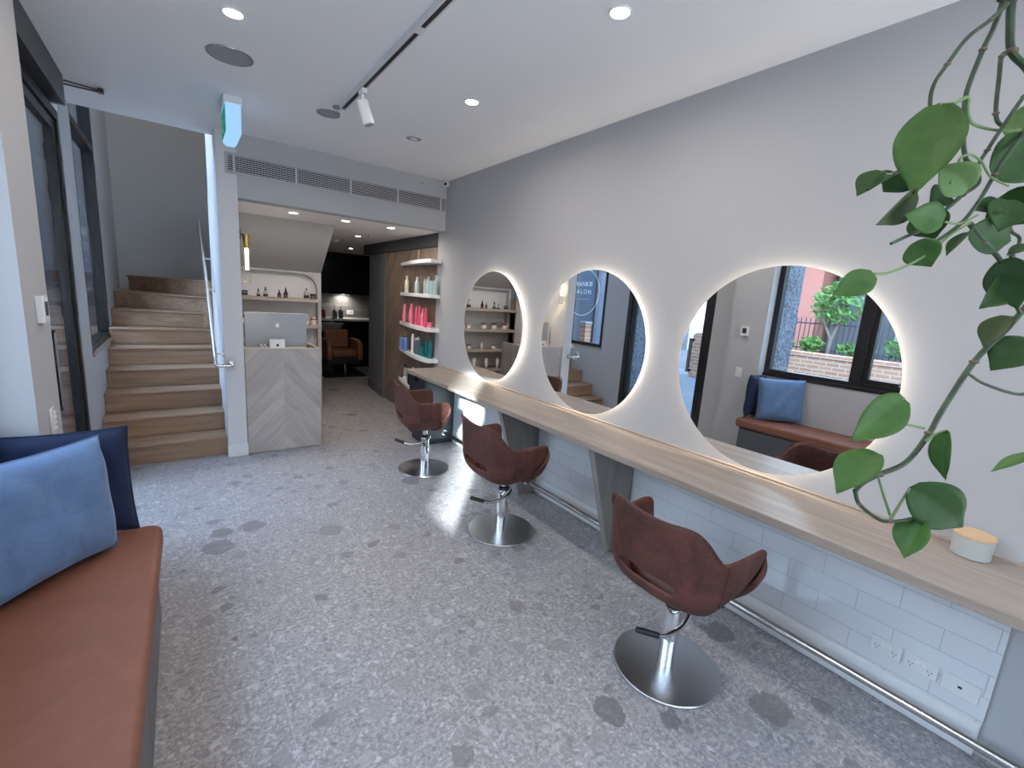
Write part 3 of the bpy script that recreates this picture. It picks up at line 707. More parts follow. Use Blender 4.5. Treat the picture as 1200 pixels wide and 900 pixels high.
# ------------------------------------------------------------------ salon chairs (local: +x looks at the mirror)
RIM = [(-.272, 0, .803), (-.271, .08, .808), (-.264, .150, .818), (-.250, .198, .814), (-.222, .230, .780), (-.190, .252, .732), (-.162, .266, .700), (-.130, .275, .688), (-.06, .284, .689),
       (.02, .291, .694), (.085, .294, .696), (.122, .292, .690), (.136, .288, .672), (.128, .284, .632), (.102, .278, .582), (.080, .266, .552), (.098, .232, .500), (.150, .145, .468), (.168, 0, .460)]
def chair_shell():
    rim = RIM + [(x, -y, z) for x, y, z in RIM[-2:0:-1]]
    S = [.50, .80, .905, .945, .958, .970, .985, 1.0]
    W = [0.0, .09, .245, .37, .52, .68, .85, 1.0]
    base = .405
    v = [(0, 0, base)]
    n = len(rim)
    S2 = [.46, .66, .78, .86, .91, .945, .975, 1.0]
    W2 = [.03, .20, .38, .50, .64, .77, .89, 1.0]
    for j in range(8):
        for k, (x, y, z) in enumerate(rim):
            kk = min(k, n-k)
            q = min(1, max(0, (kk-5)/8)); q = q*q*(3-2*q)
            s, w = S[j]*(1-q)+S2[j]*q, W[j]*(1-q)+W2[j]*q
            v.append((x*s, y*s, base+(z-base)*w))
    f = [(0, 1+k, 1+(k+1) % n) for k in range(n)]
    for j in range(len(S)-1):
        for k in range(n):
            k2 = (k+1) % n
            if j == 2:                                   # the open slot low in the back
                kk = min(k, n-1-k)
                if kk < 2: continue
            f.append((1+j*n+k, 1+j*n+k2, 1+(j+1)*n+k2, 1+(j+1)*n+k))
    return v, f
def make_chair(label):
    t = thing('salon_chair', label, 'chair', (0, 0, 0), 'styling chairs along the counter')
    b = MB(); v, f = chair_shell(); b.add(v, f)
    o = b.build('seat_shell', M['leather'], t, angle=180)
    m = o.modifiers.new('thick', 'SOLIDIFY'); m.thickness = .026; m.offset = -1
    m = o.modifiers.new('sub', 'SUBSURF'); m.levels = 2; m.render_levels = 2
    b = MB().ellipsoid((-.005, 0, .456), (.165, .205, .036), 28, 14, .75)
    b.build('seat_cushion', M['leather_in'], t, angle=180)
    # seam from each arm pit down to the seat, and the piping along the rim
    for sgn in (1, -1):
        x, y, z = RIM[7]
        pts = [(x*s, sgn*y*s, .405+(z-.405)*w) for s, w in ((1.0, .97), (.985, .856), (.968, .694), (.952, .542), (.940, .40))]
        MB().tube(catmull(pts, 3), .0028, 6).build('seam', M['piping'], t)
    rim = RIM[:8]
    pts = [(x*.995, -y*.995, z+.0005) for x, y, z in reversed(rim)]+[(x*.995, y*.995, z+.0005) for x, y, z in rim[1:]]
    MB().tube(catmull(pts, 3), .0040, 6).build('piping', M['piping'], t)
    MB().obox((-.118, -.2585, .512), (.028, .006, .011), Matrix.Rotation(-.16, 3, 'Z') @ Matrix.Rotation(-.35, 3, 'X') @ Matrix.Rotation(.25, 3, 'Y')).build('label_tab', M['black'], t, .001)
    # pedestal
    b = MB().lathe([(0, 0), (.232, 0), (.235, .003), (.235, .009), (.231, .0125), (.05, .015), (0, .015)], seg=72)
    b.build('base_plate', M['steel'], t, angle=25)
    b = MB().lathe([(.037, .0148), (.037, .14), (.0385, .142), (.0385, .30), (.036, .305), (0, .305)], seg=32)
    b.build('column', M['chrome'], t, angle=30)
    MB().lathe([(.021, .30), (.021, .395), (0, .395)], seg=20).build('piston', M['chrome'], t, angle=30)
    MB().lathe([(.034, .302), (.034, .328), (.024, .332), (0, .332)], seg=24).build('collar', M['black'], t, angle=30)
    MB().box(-.09, .09, -.09, .09, .392, .406).build('seat_plate', M['black'], t, .004)
    pts = [(.030, -.005, .318), (.034, -.040, .318), (.006, -.074, .308), (-.07, -.088, .284), (-.15, -.078, .276), (-.205, -.068, .288)]
    lv = MB().tube(catmull(pts, 5), .0100, 10).cyl((.026, .012, .318), (.034, -.036, .318), .013, seg=16)
    lev = lv.build('pump_lever', M['chrome'], t)
    MB().tube([(-.200, -.069, .287), (-.272, -.010, .306)], .0125, 14).build('grip', M['black'], lev, .002)
    return t
ch = make_chair('nearest brown leather salon chair on a round steel base')
ch.location = (1.72, 1.00, 0)
for (x, y, a, lab) in ((1.75, 2.39, 0, 'middle brown leather salon chair, beside the sunlit strip of floor'),
                       (1.76, 3.68, R(-10), 'farthest brown leather salon chair, in front of the navy cabinet')):
    c = copy_tree(ch); c.location = (x, y, 0); c.rotation_euler = (0, 0, a); c['label'] = lab

# ------------------------------------------------------------------ jar
jr = thing('candle_jar', 'sage ceramic jar with a wooden lid on the counter', 'jar', (2.31, .225, .79))
MB().lathe([(0, 0), (.050, 0), (.055, .004), (.056, .072), (.053, .076), (0, .076)], (2.31, .225, .7902), 40).build('body', M['ceramic'], jr, angle=30)
MB().lathe([(0, .0765), (.0575, .0765), (.058, .080), (.058, .086), (.056, .088), (0, .088)], (2.31, .225, .7902), 40).build('lid', M['lid'], jr, angle=30)

# ================================================================== BENCH AND CUSHIONS
bn = thing('bench', 'built in bench with tan leather seat under the window', 'bench', (-.36, 1.0, 0))
def rrect(x0, x1, y0, y1, r, corners):
    """rounded outline; corners: set of (sx, sy) to round"""
    o = []
    for sx, sy, a0 in ((1, -1, -90), (1, 1, 0), (-1, 1, 90), (-1, -1, 180)):
        cx = x1 if sx > 0 else x0; cy = y1 if sy > 0 else y0
        if (sx, sy) in corners:
            for k in range(7):
                a = R(a0+15*k); o.append((cx-sx*r+r*math.cos(a), cy-sy*r+r*math.sin(a)))
        else: o.append((cx, cy))
    return o
seat = [(-.595, -1.2), (-.178, -1.2)]+[(-.118-.055+.055*math.cos(R(a)), 2.445-.055+.055*math.sin(R(a))) for a in range(0, 91, 15)]+[(-.595, 2.445)]
MB().prism(seat, 'Z', .412, .50).build('seat', M['bench_leather'], bn, .022, seg=4)
b = MB().box(-.595, -.165, -1.2, 2.40, .06, .408).box(-.58, -.20, -1.2, 2.38, 0, .06)
b.build('base', M['bench_base'], bn, .003)
y = 2.395
for k in range(4):
    MB().box(-.165, -.147, y-.80+.004, y, .065, .395).build('front_panel', M['bench_base'], bn, .002)
    y -= .80
def cushion(name, label, size, thick, mat, centre, yaw, lean, roll=0, seed=1, edge=None):
    """square cushion standing on its edge; yaw turns its face from +x, lean tips the top backwards"""
    rnd = random.Random(seed); n = 22
    t = thing(name, label, 'cushion', centre, None)
    rot = Matrix.Rotation(yaw, 3, 'Z') @ Matrix.Rotation(-lean, 3, 'Y') @ Matrix.Rotation(roll, 3, 'X')
    v = []; f = []
    ph = [rnd.uniform(0, 6) for _ in range(6)]
    for side in (1, -1):
        for i in range(n+1):
            for j in range(n+1):
                a, c = -1+2*i/n, -1+2*j/n
                pinch = 1-.055*(1-abs(a)**2.2)*abs(c)**4, 1-.055*(1-abs(c)**2.2)*abs(a)**4
                puff = (max(0, (1-a**4)*(1-c**4)))**.5
                w = .006*math.sin(5*a+ph[0])*math.sin(4*c+ph[1])+.004*math.sin(9*a+7*c+ph[2])
                yy = a*size/2*pinch[1]; zz = c*(edge or size)/2*pinch[0]
                v.append(rot @ Vector((side*(thick/2*puff+w*puff)+.010*math.sin(2*a+ph[3])*(c*c), yy, zz)))
    m = (n+1)**2
    for i in range(n):
        for j in range(n):
            q = (i*(n+1)+j, (i+1)*(n+1)+j, (i+1)*(n+1)+j+1, i*(n+1)+j+1)
            f.append(q); f.append(tuple(m+k for k in reversed(q)))
    b = MB(); b.add([Vector(centre)+x for x in v], f)
    o = b.build('cover', mat, t, angle=180)
    edge_pts = []
    for i in range(n+1): edge_pts.append(v[i*(n+1)])
    for j in range(1, n+1): edge_pts.append(v[n*(n+1)+j])
    for i in range(n-1, -1, -1): edge_pts.append(v[i*(n+1)+n])
    for j in range(n-1, 0, -1): edge_pts.append(v[j])
    MB().tube([Vector(centre)+x for x in edge_pts], .0035, 6, closed=True).build('seam', mat, t)
    return t
cushion('cushion', 'pale blue velvet cushion propped on the bench', .46, .14, M['blue'], (-.428, 2.145, .738), R(-42), R(7), R(-1.5), 3)
cushion('cushion', 'navy velvet cushion against the wall pier behind the pale blue one', .395, .085, M['navy'], (-.400, 2.398, .742), R(-90), R(1), R(1.5), 5, .46)

# ================================================================== WALL PLATES ON THE PIER
t = thing('thermostat', 'white square wall thermostat with a dark screen on the pier', 'thermostat', (-.476, 2.66, 1.43))
MB().box(-.476, -.450, 2.617, 2.703, 1.375, 1.485).build('case', M['white_gloss'], t, .004)
MB().box(-.4505, -.4485, 2.637, 2.683, 1.405, 1.462).build('screen', M['black'], t)
t = thing('light_switch', 'white four gang light switch low on the pier', 'switch', (-.476, 2.66, .955))
MB().box(-.476, -.466, 2.622, 2.698, .897, 1.013).build('plate', M['white_gloss'], t, .003)
for k in range(4):
    z0 = .912+k*.0235
    MB().obox((-.464, 2.66, z0+.010), (.008, .026, .015), Matrix.Rotation(.18, 3, 'Y')).build('rocker_switch', M['white'], t, .001)
# ================================================================== CEILING FITTINGS
def downlight(x, y, z, r, label, group, power, colr=(1, .91, .82)):
    t = thing('downlight', label, 'downlight', (x, y, z), group)
    MB().lathe([(r*.80, -.001), (r*.86, -.006), (r, -.006), (r*1.02, -.0005), (r*.80, -.0003)], (x, y, z), 36).build('trim', M['white'], t, angle=30)
    MB().cyl((x, y, z-.0035), (x, y, z-.0012), r*.80, seg=32).build('diffuser', M['downlight'], t)
    ld = bpy.data.lights.new('downlight_lamp', 'AREA'); ld.shape = 'DISK'; ld.size = r*1.4; ld.energy = power; ld.color = colr; ld.spread = R(175)
    lo = bpy.data.objects.new('downlight_lamp', ld); COL.objects.link(lo); lo.location = (0, 0, -.012); lo.parent = t
    return t
G1 = 'downlights in the salon ceiling'
DL = 7
downlight(.263, 2.70, ZC, .047, 'left hand ceiling downlight, near the round speaker', G1, DL*.8)
downlight(1.54, 1.516, ZC, .047, 'nearest ceiling downlight, right of the lighting track', G1, DL)
downlight(1.545, 2.727, ZC, .047, 'ceiling downlight between the track spotlight and the mirror wall', G1, DL)
downlight(.263, .55, ZC, .047, 'ceiling downlight above the bench end of the room', G1, DL*.45)
downlight(1.54, .25, ZC, .047, 'ceiling downlight above the nearest stretch of counter', G1, DL*.5)
G2 = 'downlights over the reception desk'
for x, lab in ((.94, 'left downlight over the reception desk'), (1.438, 'middle downlight over the reception desk'), (1.93, 'right downlight over the reception, by the retail shelves')):
    downlight(x, 5.07, ZS, .048, lab, G2, 4.5)
downlight(1.953, 6.317, ZS, .04, 'dim downlight in the passage ceiling', 'downlights of the passage', 1.6)
downlight(2.465, 8.376, ZS, .04, 'downlight over the hair wash chair', 'downlights of the passage', 1.0)

downlight(-.05, 6.9, 5.2, .052, 'unseen downlight added to brighten the stairwell', 'added stairwell light', 7)  # added lamp out of view, lifts the dark stairwell walls
def speaker(x, y, r, label, ring=False):
    t = thing('ceiling_speaker', label, 'speaker', (x, y, ZC), 'round grilles in the ceiling')
    MB().lathe([(r*.90, -.002), (r*.92, -.006), (r, -.005), (r*1.01, -.0005), (r*.9, -.0003)], (x, y, ZC), 40).build('rim', M['grey_metal'] if not ring else M['white'], t, angle=30)
    MB().cyl((x, y, ZC-.004), (x, y, ZC-.001), r*.90, seg=40).build('mesh_grille', M['mesh_grey'], t)
    if ring: MB().cyl((x, y, ZC-.009), (x, y, ZC-.004), r*.40, seg=24).build('centre_cap', M['white'], t)
speaker(.288, 3.185, .112, 'large round ceiling speaker beside the left downlight')
speaker(.915, 3.643, .078, 'small round ceiling grille past the end of the lighting track')
speaker(1.564, 3.657, .066, 'small round ceiling grille with a pale centre', True)

tk = thing('lighting_track', 'white ceiling lighting track with a black slot', 'track', (.94, 1.5, ZC))
x0, x1 = .925, .963
b = MB().box(x0, x0+.009, -.9, 3.385, ZC-.032, ZC).box(x1-.009, x1, -.9, 3.385, ZC-.032, ZC).box(x0+.009, x1-.009, -.9, 3.385, ZC-.010, ZC)
b.build('channel', M['white_gloss'], tk, .0015)
MB().box(x0+.0095, x1-.0095, -.9, 3.38, ZC-.0325, ZC-.0101).build('slot', M['black'], tk)
MB().box(x0-.001, x1+.001, 3.383, 3.40, ZC-.034, ZC).build('end_cap', M['white_gloss'], tk)
MB().box(x0-.001, x1+.001, 2.14, 2.20, ZC-.034, ZC-.0005).build('joiner', M['white_gloss'], tk)
sp = thing('track_spotlight', 'white cylinder spotlight hanging from the lighting track', 'spotlight', (.944, 2.98, ZC-.033))
MB().box(.928, .960, 2.945, 3.015, ZC-.062, ZC-.0335).build('adaptor', M['white_gloss'], sp, .003)
MB().cyl((.944, 2.98, ZC-.115), (.944, 2.98, ZC-.06), .008, seg=14).build('stem', M['white_gloss'], sp)
d = Vector((.30, -.12, -1)).normalized()
p0 = Vector((.944, 2.98, ZC-.105)); 
b = MB().cyl(p0-d*.01, p0+d*.125, .034, seg=32)
b.build('head', M['white_gloss'], sp, .003)
MB().cyl(p0+d*.1252, p0+d*.1258, .028, seg=32).build('lens', M['mesh_grey'], sp)

sk = thing('ceiling_sprinkler', 'small fire sprinkler beside the end of the lighting track', 'sprinkler', (.93, 3.47, ZC))
MB().cyl((.93, 3.47, ZC-.008), (.93, 3.47, ZC-.0003), .030, seg=24).build('rose', M['grey_metal'], sk)
MB().cyl((.93, 3.47, ZC-.035), (.93, 3.47, ZC-.007), .007, seg=12).cyl((.93, 3.47, ZC-.040), (.93, 3.47, ZC-.036), .017, seg=16).build('head', M['steel'], sk)
sk = thing('ceiling_sprinkler', 'tiny sprinkler in the reception ceiling near the charcoal bulkhead', 'sprinkler', (1.96, 5.9, ZS))
MB().cyl((1.96, 5.9, ZS-.006), (1.96, 5.9, ZS-.0003), .026, seg=20).build('rose', M['white'], sk)
MB().cyl((1.96, 5.9, ZS-.030), (1.96, 5.9, ZS-.005), .006, seg=10).cyl((1.96, 5.9, ZS-.034), (1.96, 5.9, ZS-.031), .014, seg=14).build('head', M['steel'], sk)
t = thing('smoke_detector', 'round white detector in the ceiling near the wash area', 'detector', (1.9, 7.2, ZS))
MB().lathe([(0, -.03), (.03, -.03), (.05, -.012), (.05, -.0005), (0, -.0005)], (1.9, 7.2, ZS), 24).build('case', M['white'], t)

# exit sign: a lit box with its faces to the sides
ex = thing('exit_sign', 'illuminated exit sign box hanging from the ceiling before the stair', 'sign', (.35, 3.95, ZC))
MB().box(.295, .405, 3.80, 4.10, ZC-.05, ZC-.0005).build('housing', M['white_gloss'], ex, .004)
MB().prism([(.305, ZC-.0505), (.395, ZC-.0505), (.392, ZC-.235), (.372, ZC-.255), (.322, ZC-.255), (.305, ZC-.235)], 'Y', 3.795, 4.105).build('diffuser', M['exit'], ex, .004)
for x, s in ((.3045, 1),):
    MB().box(x-.003, x, 3.81, 4.09, ZC-.225, ZC-.065).build('face', M['exit_green'], ex)
    p = MB().cyl((x-.0045, 4.00, ZC-.095), (x-.003, 4.00, ZC-.095), .014, seg=16)
    p.prism([(4.015, ZC-.112), (3.985, ZC-.112), (3.975, ZC-.160), (4.00, ZC-.165)], 'X', x-.0045, x-.003)
    p.prism([(4.0, ZC-.158), (3.978, ZC-.158), (3.94, ZC-.205), (3.955, ZC-.212)], 'X', x-.0045, x-.003)
    p.prism([(4.005, ZC-.158), (3.985, ZC-.158), (4.03, ZC-.205), (4.045, ZC-.195)], 'X', x-.0045, x-.003)
    p.prism([(3.90, ZC-.155), (3.87, ZC-.130), (3.87, ZC-.146), (3.835, ZC-.146), (3.835, ZC-.164), (3.87, ZC-.164), (3.87, ZC-.180)], 'X', x-.0045, x-.003)
    p.build('pictogram', M['sign_white'], ex)

cm = thing('ceiling_camera', 'small white security camera in the ceiling corner', 'camera', (2.345, 4.60, ZC))
MB().cyl((2.36, 4.63, ZC-.014), (2.36, 4.63, ZC-.0005), .032, seg=24).build('base', M['white_gloss'], cm)
b = MB().ellipsoid((2.350, 4.612, ZC-.040), (.038, .038, .034), 20, 12); b.build('housing', M['white_gloss'], cm)
MB().cyl((2.330, 4.585, ZC-.050), (2.318, 4.571, ZC-.056), .015, seg=18).build('lens', M['black'], cm)
t = thing('wall_sensor', 'tiny dark sensor dot on the wall above the air grille', 'sensor', (2.11, YB, 2.73))
MB().cyl((2.11, YB-.005, 2.73), (2.11, YB-.0003, 2.73), .007, seg=12).build('dot', M['black'], t)

# air grille
ag = thing('air_grille', 'long white air conditioning grille across the reception wall', 'grille', (1.38, YB, 2.555))
gx0, gx1, gz0, gz1 = .376, 2.386, 2.492, 2.620
b = MB().box(gx0-.022, gx1+.022, YB-.008, YB, gz1, gz1+.020).box(gx0-.022, gx1+.006, YB-.008, YB, gz0-.020, gz0)
b.box(gx0-.022, gx0, YB-.008, YB, gz0, gz1).box(gx1, gx1+.010, YB-.008, YB, gz0, gz1)
b.build('frame', M['wall'], ag, .0015)
MB().box(gx0, gx1, YB-.0025, YB-.0005, gz0, gz1).build('void', M['grille_dark'], ag)
b = MB()
for k in range(8):
    z = gz0+.008+k*.016
    b.obox(((gx0+gx1)/2, YB-.0055, z), (gx1-gx0, .0042, .0042), Matrix.Rotation(.5, 3, 'X'))
b.build('blades', M['wall_light'], ag)
b = MB(); nx = 84
for k in range(nx):
    x = gx0+(k+.5)*(gx1-gx0)/nx
    b.box(x-.0014, x+.0014, YB-.0045, YB-.0024, gz0, gz1)
b.build('rear_blades', M['grey_metal'], ag)
for x in (.420, .898, 1.378, 1.848, 2.330):
    MB().box(x-.005, x+.005, YB-.010, YB-.001, gz0, gz1).build('divider', M['wall_light'], ag)

# ================================================================== RECEPTION DESK
dk = thing('reception_desk', 'grey oak chevron fronted reception desk beside the white pier', 'desk', (.77, 5.0, 0))
MB().box(.446, 1.098, 4.715, 4.735, .004, .999).build('front_panel', M['desk'], dk, .0015)
MB().box(1.062, 1.098, 4.7355, 5.40, .004, .999).build('end_panel', M['oak_grey'], dk, .002)
MB().box(.446, 1.062, 4.7355, 4.86, .975, .997).build('ledge', M['shelf_oak'], dk, .002)
MB().box(.446, 1.062, 4.86, 5.40, .79, .82).build('worksurface', M['shelf_oak'], dk, .002)
MB().box(.446, 1.062, 4.8605, 4.875, .82, .975).build('upstand', M['oak_grey'], dk)
mo = thing('computer_monitor', 'aluminium computer screen seen from behind on the reception desk', 'monitor', (.755, 5.02, .82))
b = MB(); b.prism(rrect(.482, 1.030, .935, 1.316, .018, {(1, 1), (-1, 1), (1, -1), (-1, -1)}), 'Y', 4.992, 5.008)
b.build('screen_back', M['alu'], mo, .004)
MB().prism(rrect(.486, 1.026, .94, 1.312, .016, {(1, 1), (-1, 1), (1, -1), (-1, -1)}), 'Y', 5.0082, 5.0095).build('display', M['black'], mo)
st_ = MB().prism([(5.000, 1.06), (4.985, 1.06), (4.955, .835), (4.955, .8205), (5.10, .8205), (5.10, .826), (4.966, .828)], 'X', .68, .83)
st_.build('stand', M['alu'], mo, .002)
# the fruit emblem
def blob(pts, n=5):
    return [(p.x, p.z) for p in catmull([Vector((a, 0, c)) for a, c in pts]+[Vector((pts[0][0], 0, pts[0][1]))], n)[:-1]]
half = [(0, .42), (.16, .50), (.36, .47), (.52, .30), (.56, .02), (.48, -.28), (.33, -.53), (.17, -.60), (0, -.55)]
body = half + [(-x, z) for x, z in half[-2:0:-1]]
body = [(-x, z) for x, z in blob(body)]
bite = (-.66, .10, .27)                      # from behind the thing reads the usual way round
cx, cz, sc = .762, 1.195, .034
out_ = []
for x, z in body:
    x = -x
    dx, dz = x-(.68), z-.08
    dd = math.hypot(dx, dz)
    if dd < .30 and x > 0: x, z = .68+dx/dd*.30, .08+dz/dd*.30
    out_.append((cx+x*sc, cz+z*sc))
lg = MB().prism(out_, 'Y', 4.9905, 4.9925)
lf = [(cx+x*sc, cz+z*sc) for x, z in ((.00, .56), (.03, .74), (.13, .88), (.27, .95), (.25, .77), (.15, .63))]
lg.prism(lf, 'Y', 4.9905, 4.9925)
lg.build('emblem', M['logo'], mo)
cs = thing('card_stand', 'small white sign with a black mark standing on the reception desk', 'sign', (.725, 4.79, .998))
MB().obox((.725, 4.790, 1.0365), (.128, .005, .082), Matrix.Rotation(-.16, 3, 'X')).build('card', M['white_gloss'], cs, .001)
g = MB().obox((.728, 4.7858, 1.018), (.020, .003, .016), Matrix.Rotation(-.16, 3, 'X')).cyl((.728, 4.7877, 1.027), (.728, 4.7847, 1.0275), .010, seg=16)
g.build('mark', M['black'], cs)
for x, a, lab in ((.588, .35, 'left white pen leaning at the front of the reception desk'), (.622, .45, 'right white pen leaning at the front of the reception desk')):
    p = thing('pen', lab, 'pen', (x, 4.80, .998), 'pens on the reception desk')
    MB().tube([(x+.018, 4.80, .9985), (x-.006, 4.80, 1.032)], .0045, 10).build('barrel', M['white_gloss'], p)
    MB().tube([(x-.006, 4.80, 1.032), (x-.010, 4.80, 1.038)], .003, 8).build('tip', M['steel'], p)
sg = thing('tape_dispenser', 'small dark brown curved object at the right end of the reception desk', 'dispenser', (1.02, 4.80, .998))
MB().prism([(.985, .998), (1.06, .998), (1.062, 1.004), (1.035, 1.024), (1.005, 1.030), (.988, 1.020)], 'Y', 4.785, 4.82).build('body', M['p_brownp'], sg, .003)
MB().cyl((1.004, 4.784, 1.014), (1.004, 4.821, 1.014), .010, seg=16).build('roll', M['black'], sg)

# wall lamp on the pier
wl = thing('wall_lamp', 'brass and glass tube wall lamp beside the reception desk', 'lamp', (.491, 4.75, 1.8))
MB().box(.4405, .452, 4.72, 4.78, 1.96, 2.04).tube([(.452, 4.75, 2.0), (.480, 4.75, 2.0)], .007, 10).build('bracket', M['black'], wl)
MB().cyl((.496, 4.75, 1.885), (.496, 4.75, 2.005), .030, seg=28).build('cap', M['brass'], wl, .002)
v = MB()
v.lathe([(.024, 0), (.0275, .0), (.0275, .29), (.024, .29), (.024, 0)], (.496, 4.75, 1.598), 28)
v.build('glass_tube', M['clear_glass'], wl)
MB().cyl((.496, 4.75, 1.70), (.496, 4.75, 1.884), .013, seg=20).build('lamp_tube', M['lamp'], wl)
MB().lathe([(.021, 0), (.0285, 0), (.0285, .006), (.021, .006), (.021, 0)], (.496, 4.75, 1.594), 28).build('ring', M['brass'], wl)
ld = bpy.data.lights.new('wall_lamp_bulb', 'SPOT'); ld.energy = 6; ld.color = (1, .80, .45); ld.spot_size = R(100); ld.spot_blend = .6; ld.shadow_soft_size = .015
lo = bpy.data.objects.new('wall_lamp_bulb', ld); COL.objects.link(lo); lo.location = (.005, 0, -.12); lo.parent = wl

# ================================================================== NICHE SHELVES AND PRODUCTS
shz = {1: 1.435, 2: 1.115, 3: .80, 4: .485}
names = {1: 'top', 2: 'second', 3: 'third', 4: 'lowest'}
for k, z in shz.items():
    s = MB().box(.4415, 1.428, 6.06, 6.369, z-.038, z)
    s.build('wall_shelf', M['shelf_oak'], None, .002)
    o = bpy.data.objects[-1] if False else None
for i, o in enumerate([x for x in bpy.data.objects if x.name.startswith('wall_shelf')]):
    k = i+1
    tag(o, f'{names[k]} grey oak shelf in the arched recess behind the reception desk', 'shelf', 'shelves in the arched recess')
def bottle(name, label, cat, group, x, y, z, prof, mat, cap, capmat, label_mat=None, lz=None, seg=18):
    t = thing(name, label, cat, (x, y, z), group)
    MB().lathe(prof, (x, y, z+.0004), seg).build('body', mat, t, angle=35)
    if cap: MB().lathe(cap, (x, y, z+.0004), seg).build('cap', capmat, t, angle=35)
    if label_mat:
        r = lz[2]; MB().lathe([(r, lz[0]), (r+.0008, lz[0]), (r+.0008, lz[1]), (r, lz[1]), (r, lz[0])], (x, y, z), seg).build('label', label_mat, t)
    return t
GN = 'products on the top niche shelf'
def dropper(x, h, r, mat, lab, lm):
    s = h*.62
    bottle('dropper_bottle', lab, 'bottle', GN, x, 6.15, shz[1], [(0, 0), (r, 0), (r, s*.78), (r*.42, s), (r*.42, s*1.04), (0, s*1.04)], mat,
           [(0, s*1.02), (r*.5, s*1.02), (r*.5, s*1.22), (r*.30, s*1.26), (r*.26, h), (0, h)], M['black'], lm, (s*.08, s*.45, r))
def jar_(x, y, z, r, h, mat, capm, lab, group, lm=None, name='product_jar'):
    bottle(name, lab, 'jar', group, x, y, z, [(0, 0), (r, 0), (r, h*.68), (0, h*.68)], mat, [(0, h*.70), (r*1.04, h*.70), (r*1.04, h), (0, h)], capm, lm, (h*.15, h*.6, r) if lm else None, 22)
jar_(.60, 6.15, shz[1], .036, .062, M['p_clear'], M['black'], 'glass jar with a black lid at the left of the top shelf', GN, M['black'])
dropper(.747, .095, .019, M['p_clear'], 'small clear dropper bottle with a black label, left pair on the top shelf', M['black'])
dropper(.821, .118, .025, M['p_clear'], 'taller clear dropper bottle with a black label, left pair on the top shelf', M['black'])
dropper(.967, .095, .020, M['p_amber'], 'small black dropper bottle, right pair on the top shelf', M['p_brownp'])
dropper(1.039, .125, .024, M['p_amber'], 'taller black dropper bottle, right pair on the top shelf', M['p_brownp'])
bottle('tonic_bottle', 'clear rounded bottle with a black stopper beside the black jar', 'bottle', GN, 1.272, 6.15, shz[1], [(0, 0), (.028, 0), (.030, .06), (.025, .085), (.010, .105), (.010, .112), (0, .112)], M['p_clear'],
       [(0, .110), (.012, .110), (.012, .125), (0, .125)], M['black'], M['black'], (.01, .045, .0295))
jar_(1.347, 6.15, shz[1], .033, .066, M['black'], M['black'], 'black jar at the right end of the top shelf', GN, M['p_brownp'])
GN2 = 'products on the second niche shelf'
for i, x in enumerate((.60, .80, .985)):
    lab = ('blush jar with a dark lid on the second shelf, first from the left', 'blush jar with a dark lid on the second shelf, second from the left', 'blush jar with a dark lid on the second shelf, third from the left')[i]
    jar_(x, 6.16, shz[2], .040, .10, M['p_blush'], M['p_brownp'], lab, GN2, M['white'])
jar_(1.26, 6.15, shz[2], .033, .075, M['p_blush'], M['p_blush'], 'blush jar beside the right edge of the computer screen', GN2, M['white'])
bottle('round_bottle', 'blush bottle with a dark shoulder at the right end of the second shelf', 'bottle', GN2, 1.352, 6.15, shz[2], [(0, 0), (.034, 0), (.034, .07), (.030, .082), (.013, .09), (0, .09)], M['p_blush'],
       [(0, .088), (.015, .088), (.013, .108), (0, .108)], M['p_blush'], M['p_wine'], (.064, .078, .0335))
GN3 = 'products on the third niche shelf'
for i, x in enumerate((.575, .79, 1.24)):
    jar_(x, 6.15, shz[3], .032, .075, M['p_blush'], M['p_brownp'], ('small jar on the third shelf nearest the left wall', 'small jar on the third shelf, second from the left', 'small jar on the third shelf at the right')[i], GN3, M['white'])
bottle('slim_bottle', 'slim white bottle on the third shelf', 'bottle', GN3, 1.01, 6.15, shz[3], [(0, 0), (.017, 0), (.017, .085), (.008, .095), (0, .095)], M['white'], [(0, .094), (.010, .094), (.010, .118), (0, .118)], M['p_blush'])
GN4 = 'tubes on the lowest niche shelf'
for i, x in enumerate((.70, .91, 1.13)):
    lab = ('white tube standing on its cap, left on the lowest shelf', 'white tube standing on its cap, middle of the lowest shelf', 'white tube standing on its cap, right on the lowest shelf')[i]
    t = thing('cosmetic_tube', lab, 'tube', (x, 6.15, shz[4]), GN4)
    MB().lathe([(0, 0), (.020, 0), (.020, .030), (0, .030)], (x, 6.15, shz[4]+.0004), 18).build('cap', M['p_blush'], t)
    vb = []; n = 18
    for j in range(5):
        q = j/4
        for i2 in range(n):
            a = 2*PI*i2/n
            vb.append((x+math.cos(a)*(.022+.012*q), 6.15+math.sin(a)*.022*(1-.93*q), shz[4]+.0305+.14*q))
    fb_ = [(j*n+i2, j*n+(i2+1) % n, (j+1)*n+(i2+1) % n, (j+1)*n+i2) for j in range(4) for i2 in range(n)]+[tuple(range(n-1, -1, -1)), tuple(4*n+i2 for i2 in range(n))]
    MB().add(vb, fb_).build('body', M['white'], t)

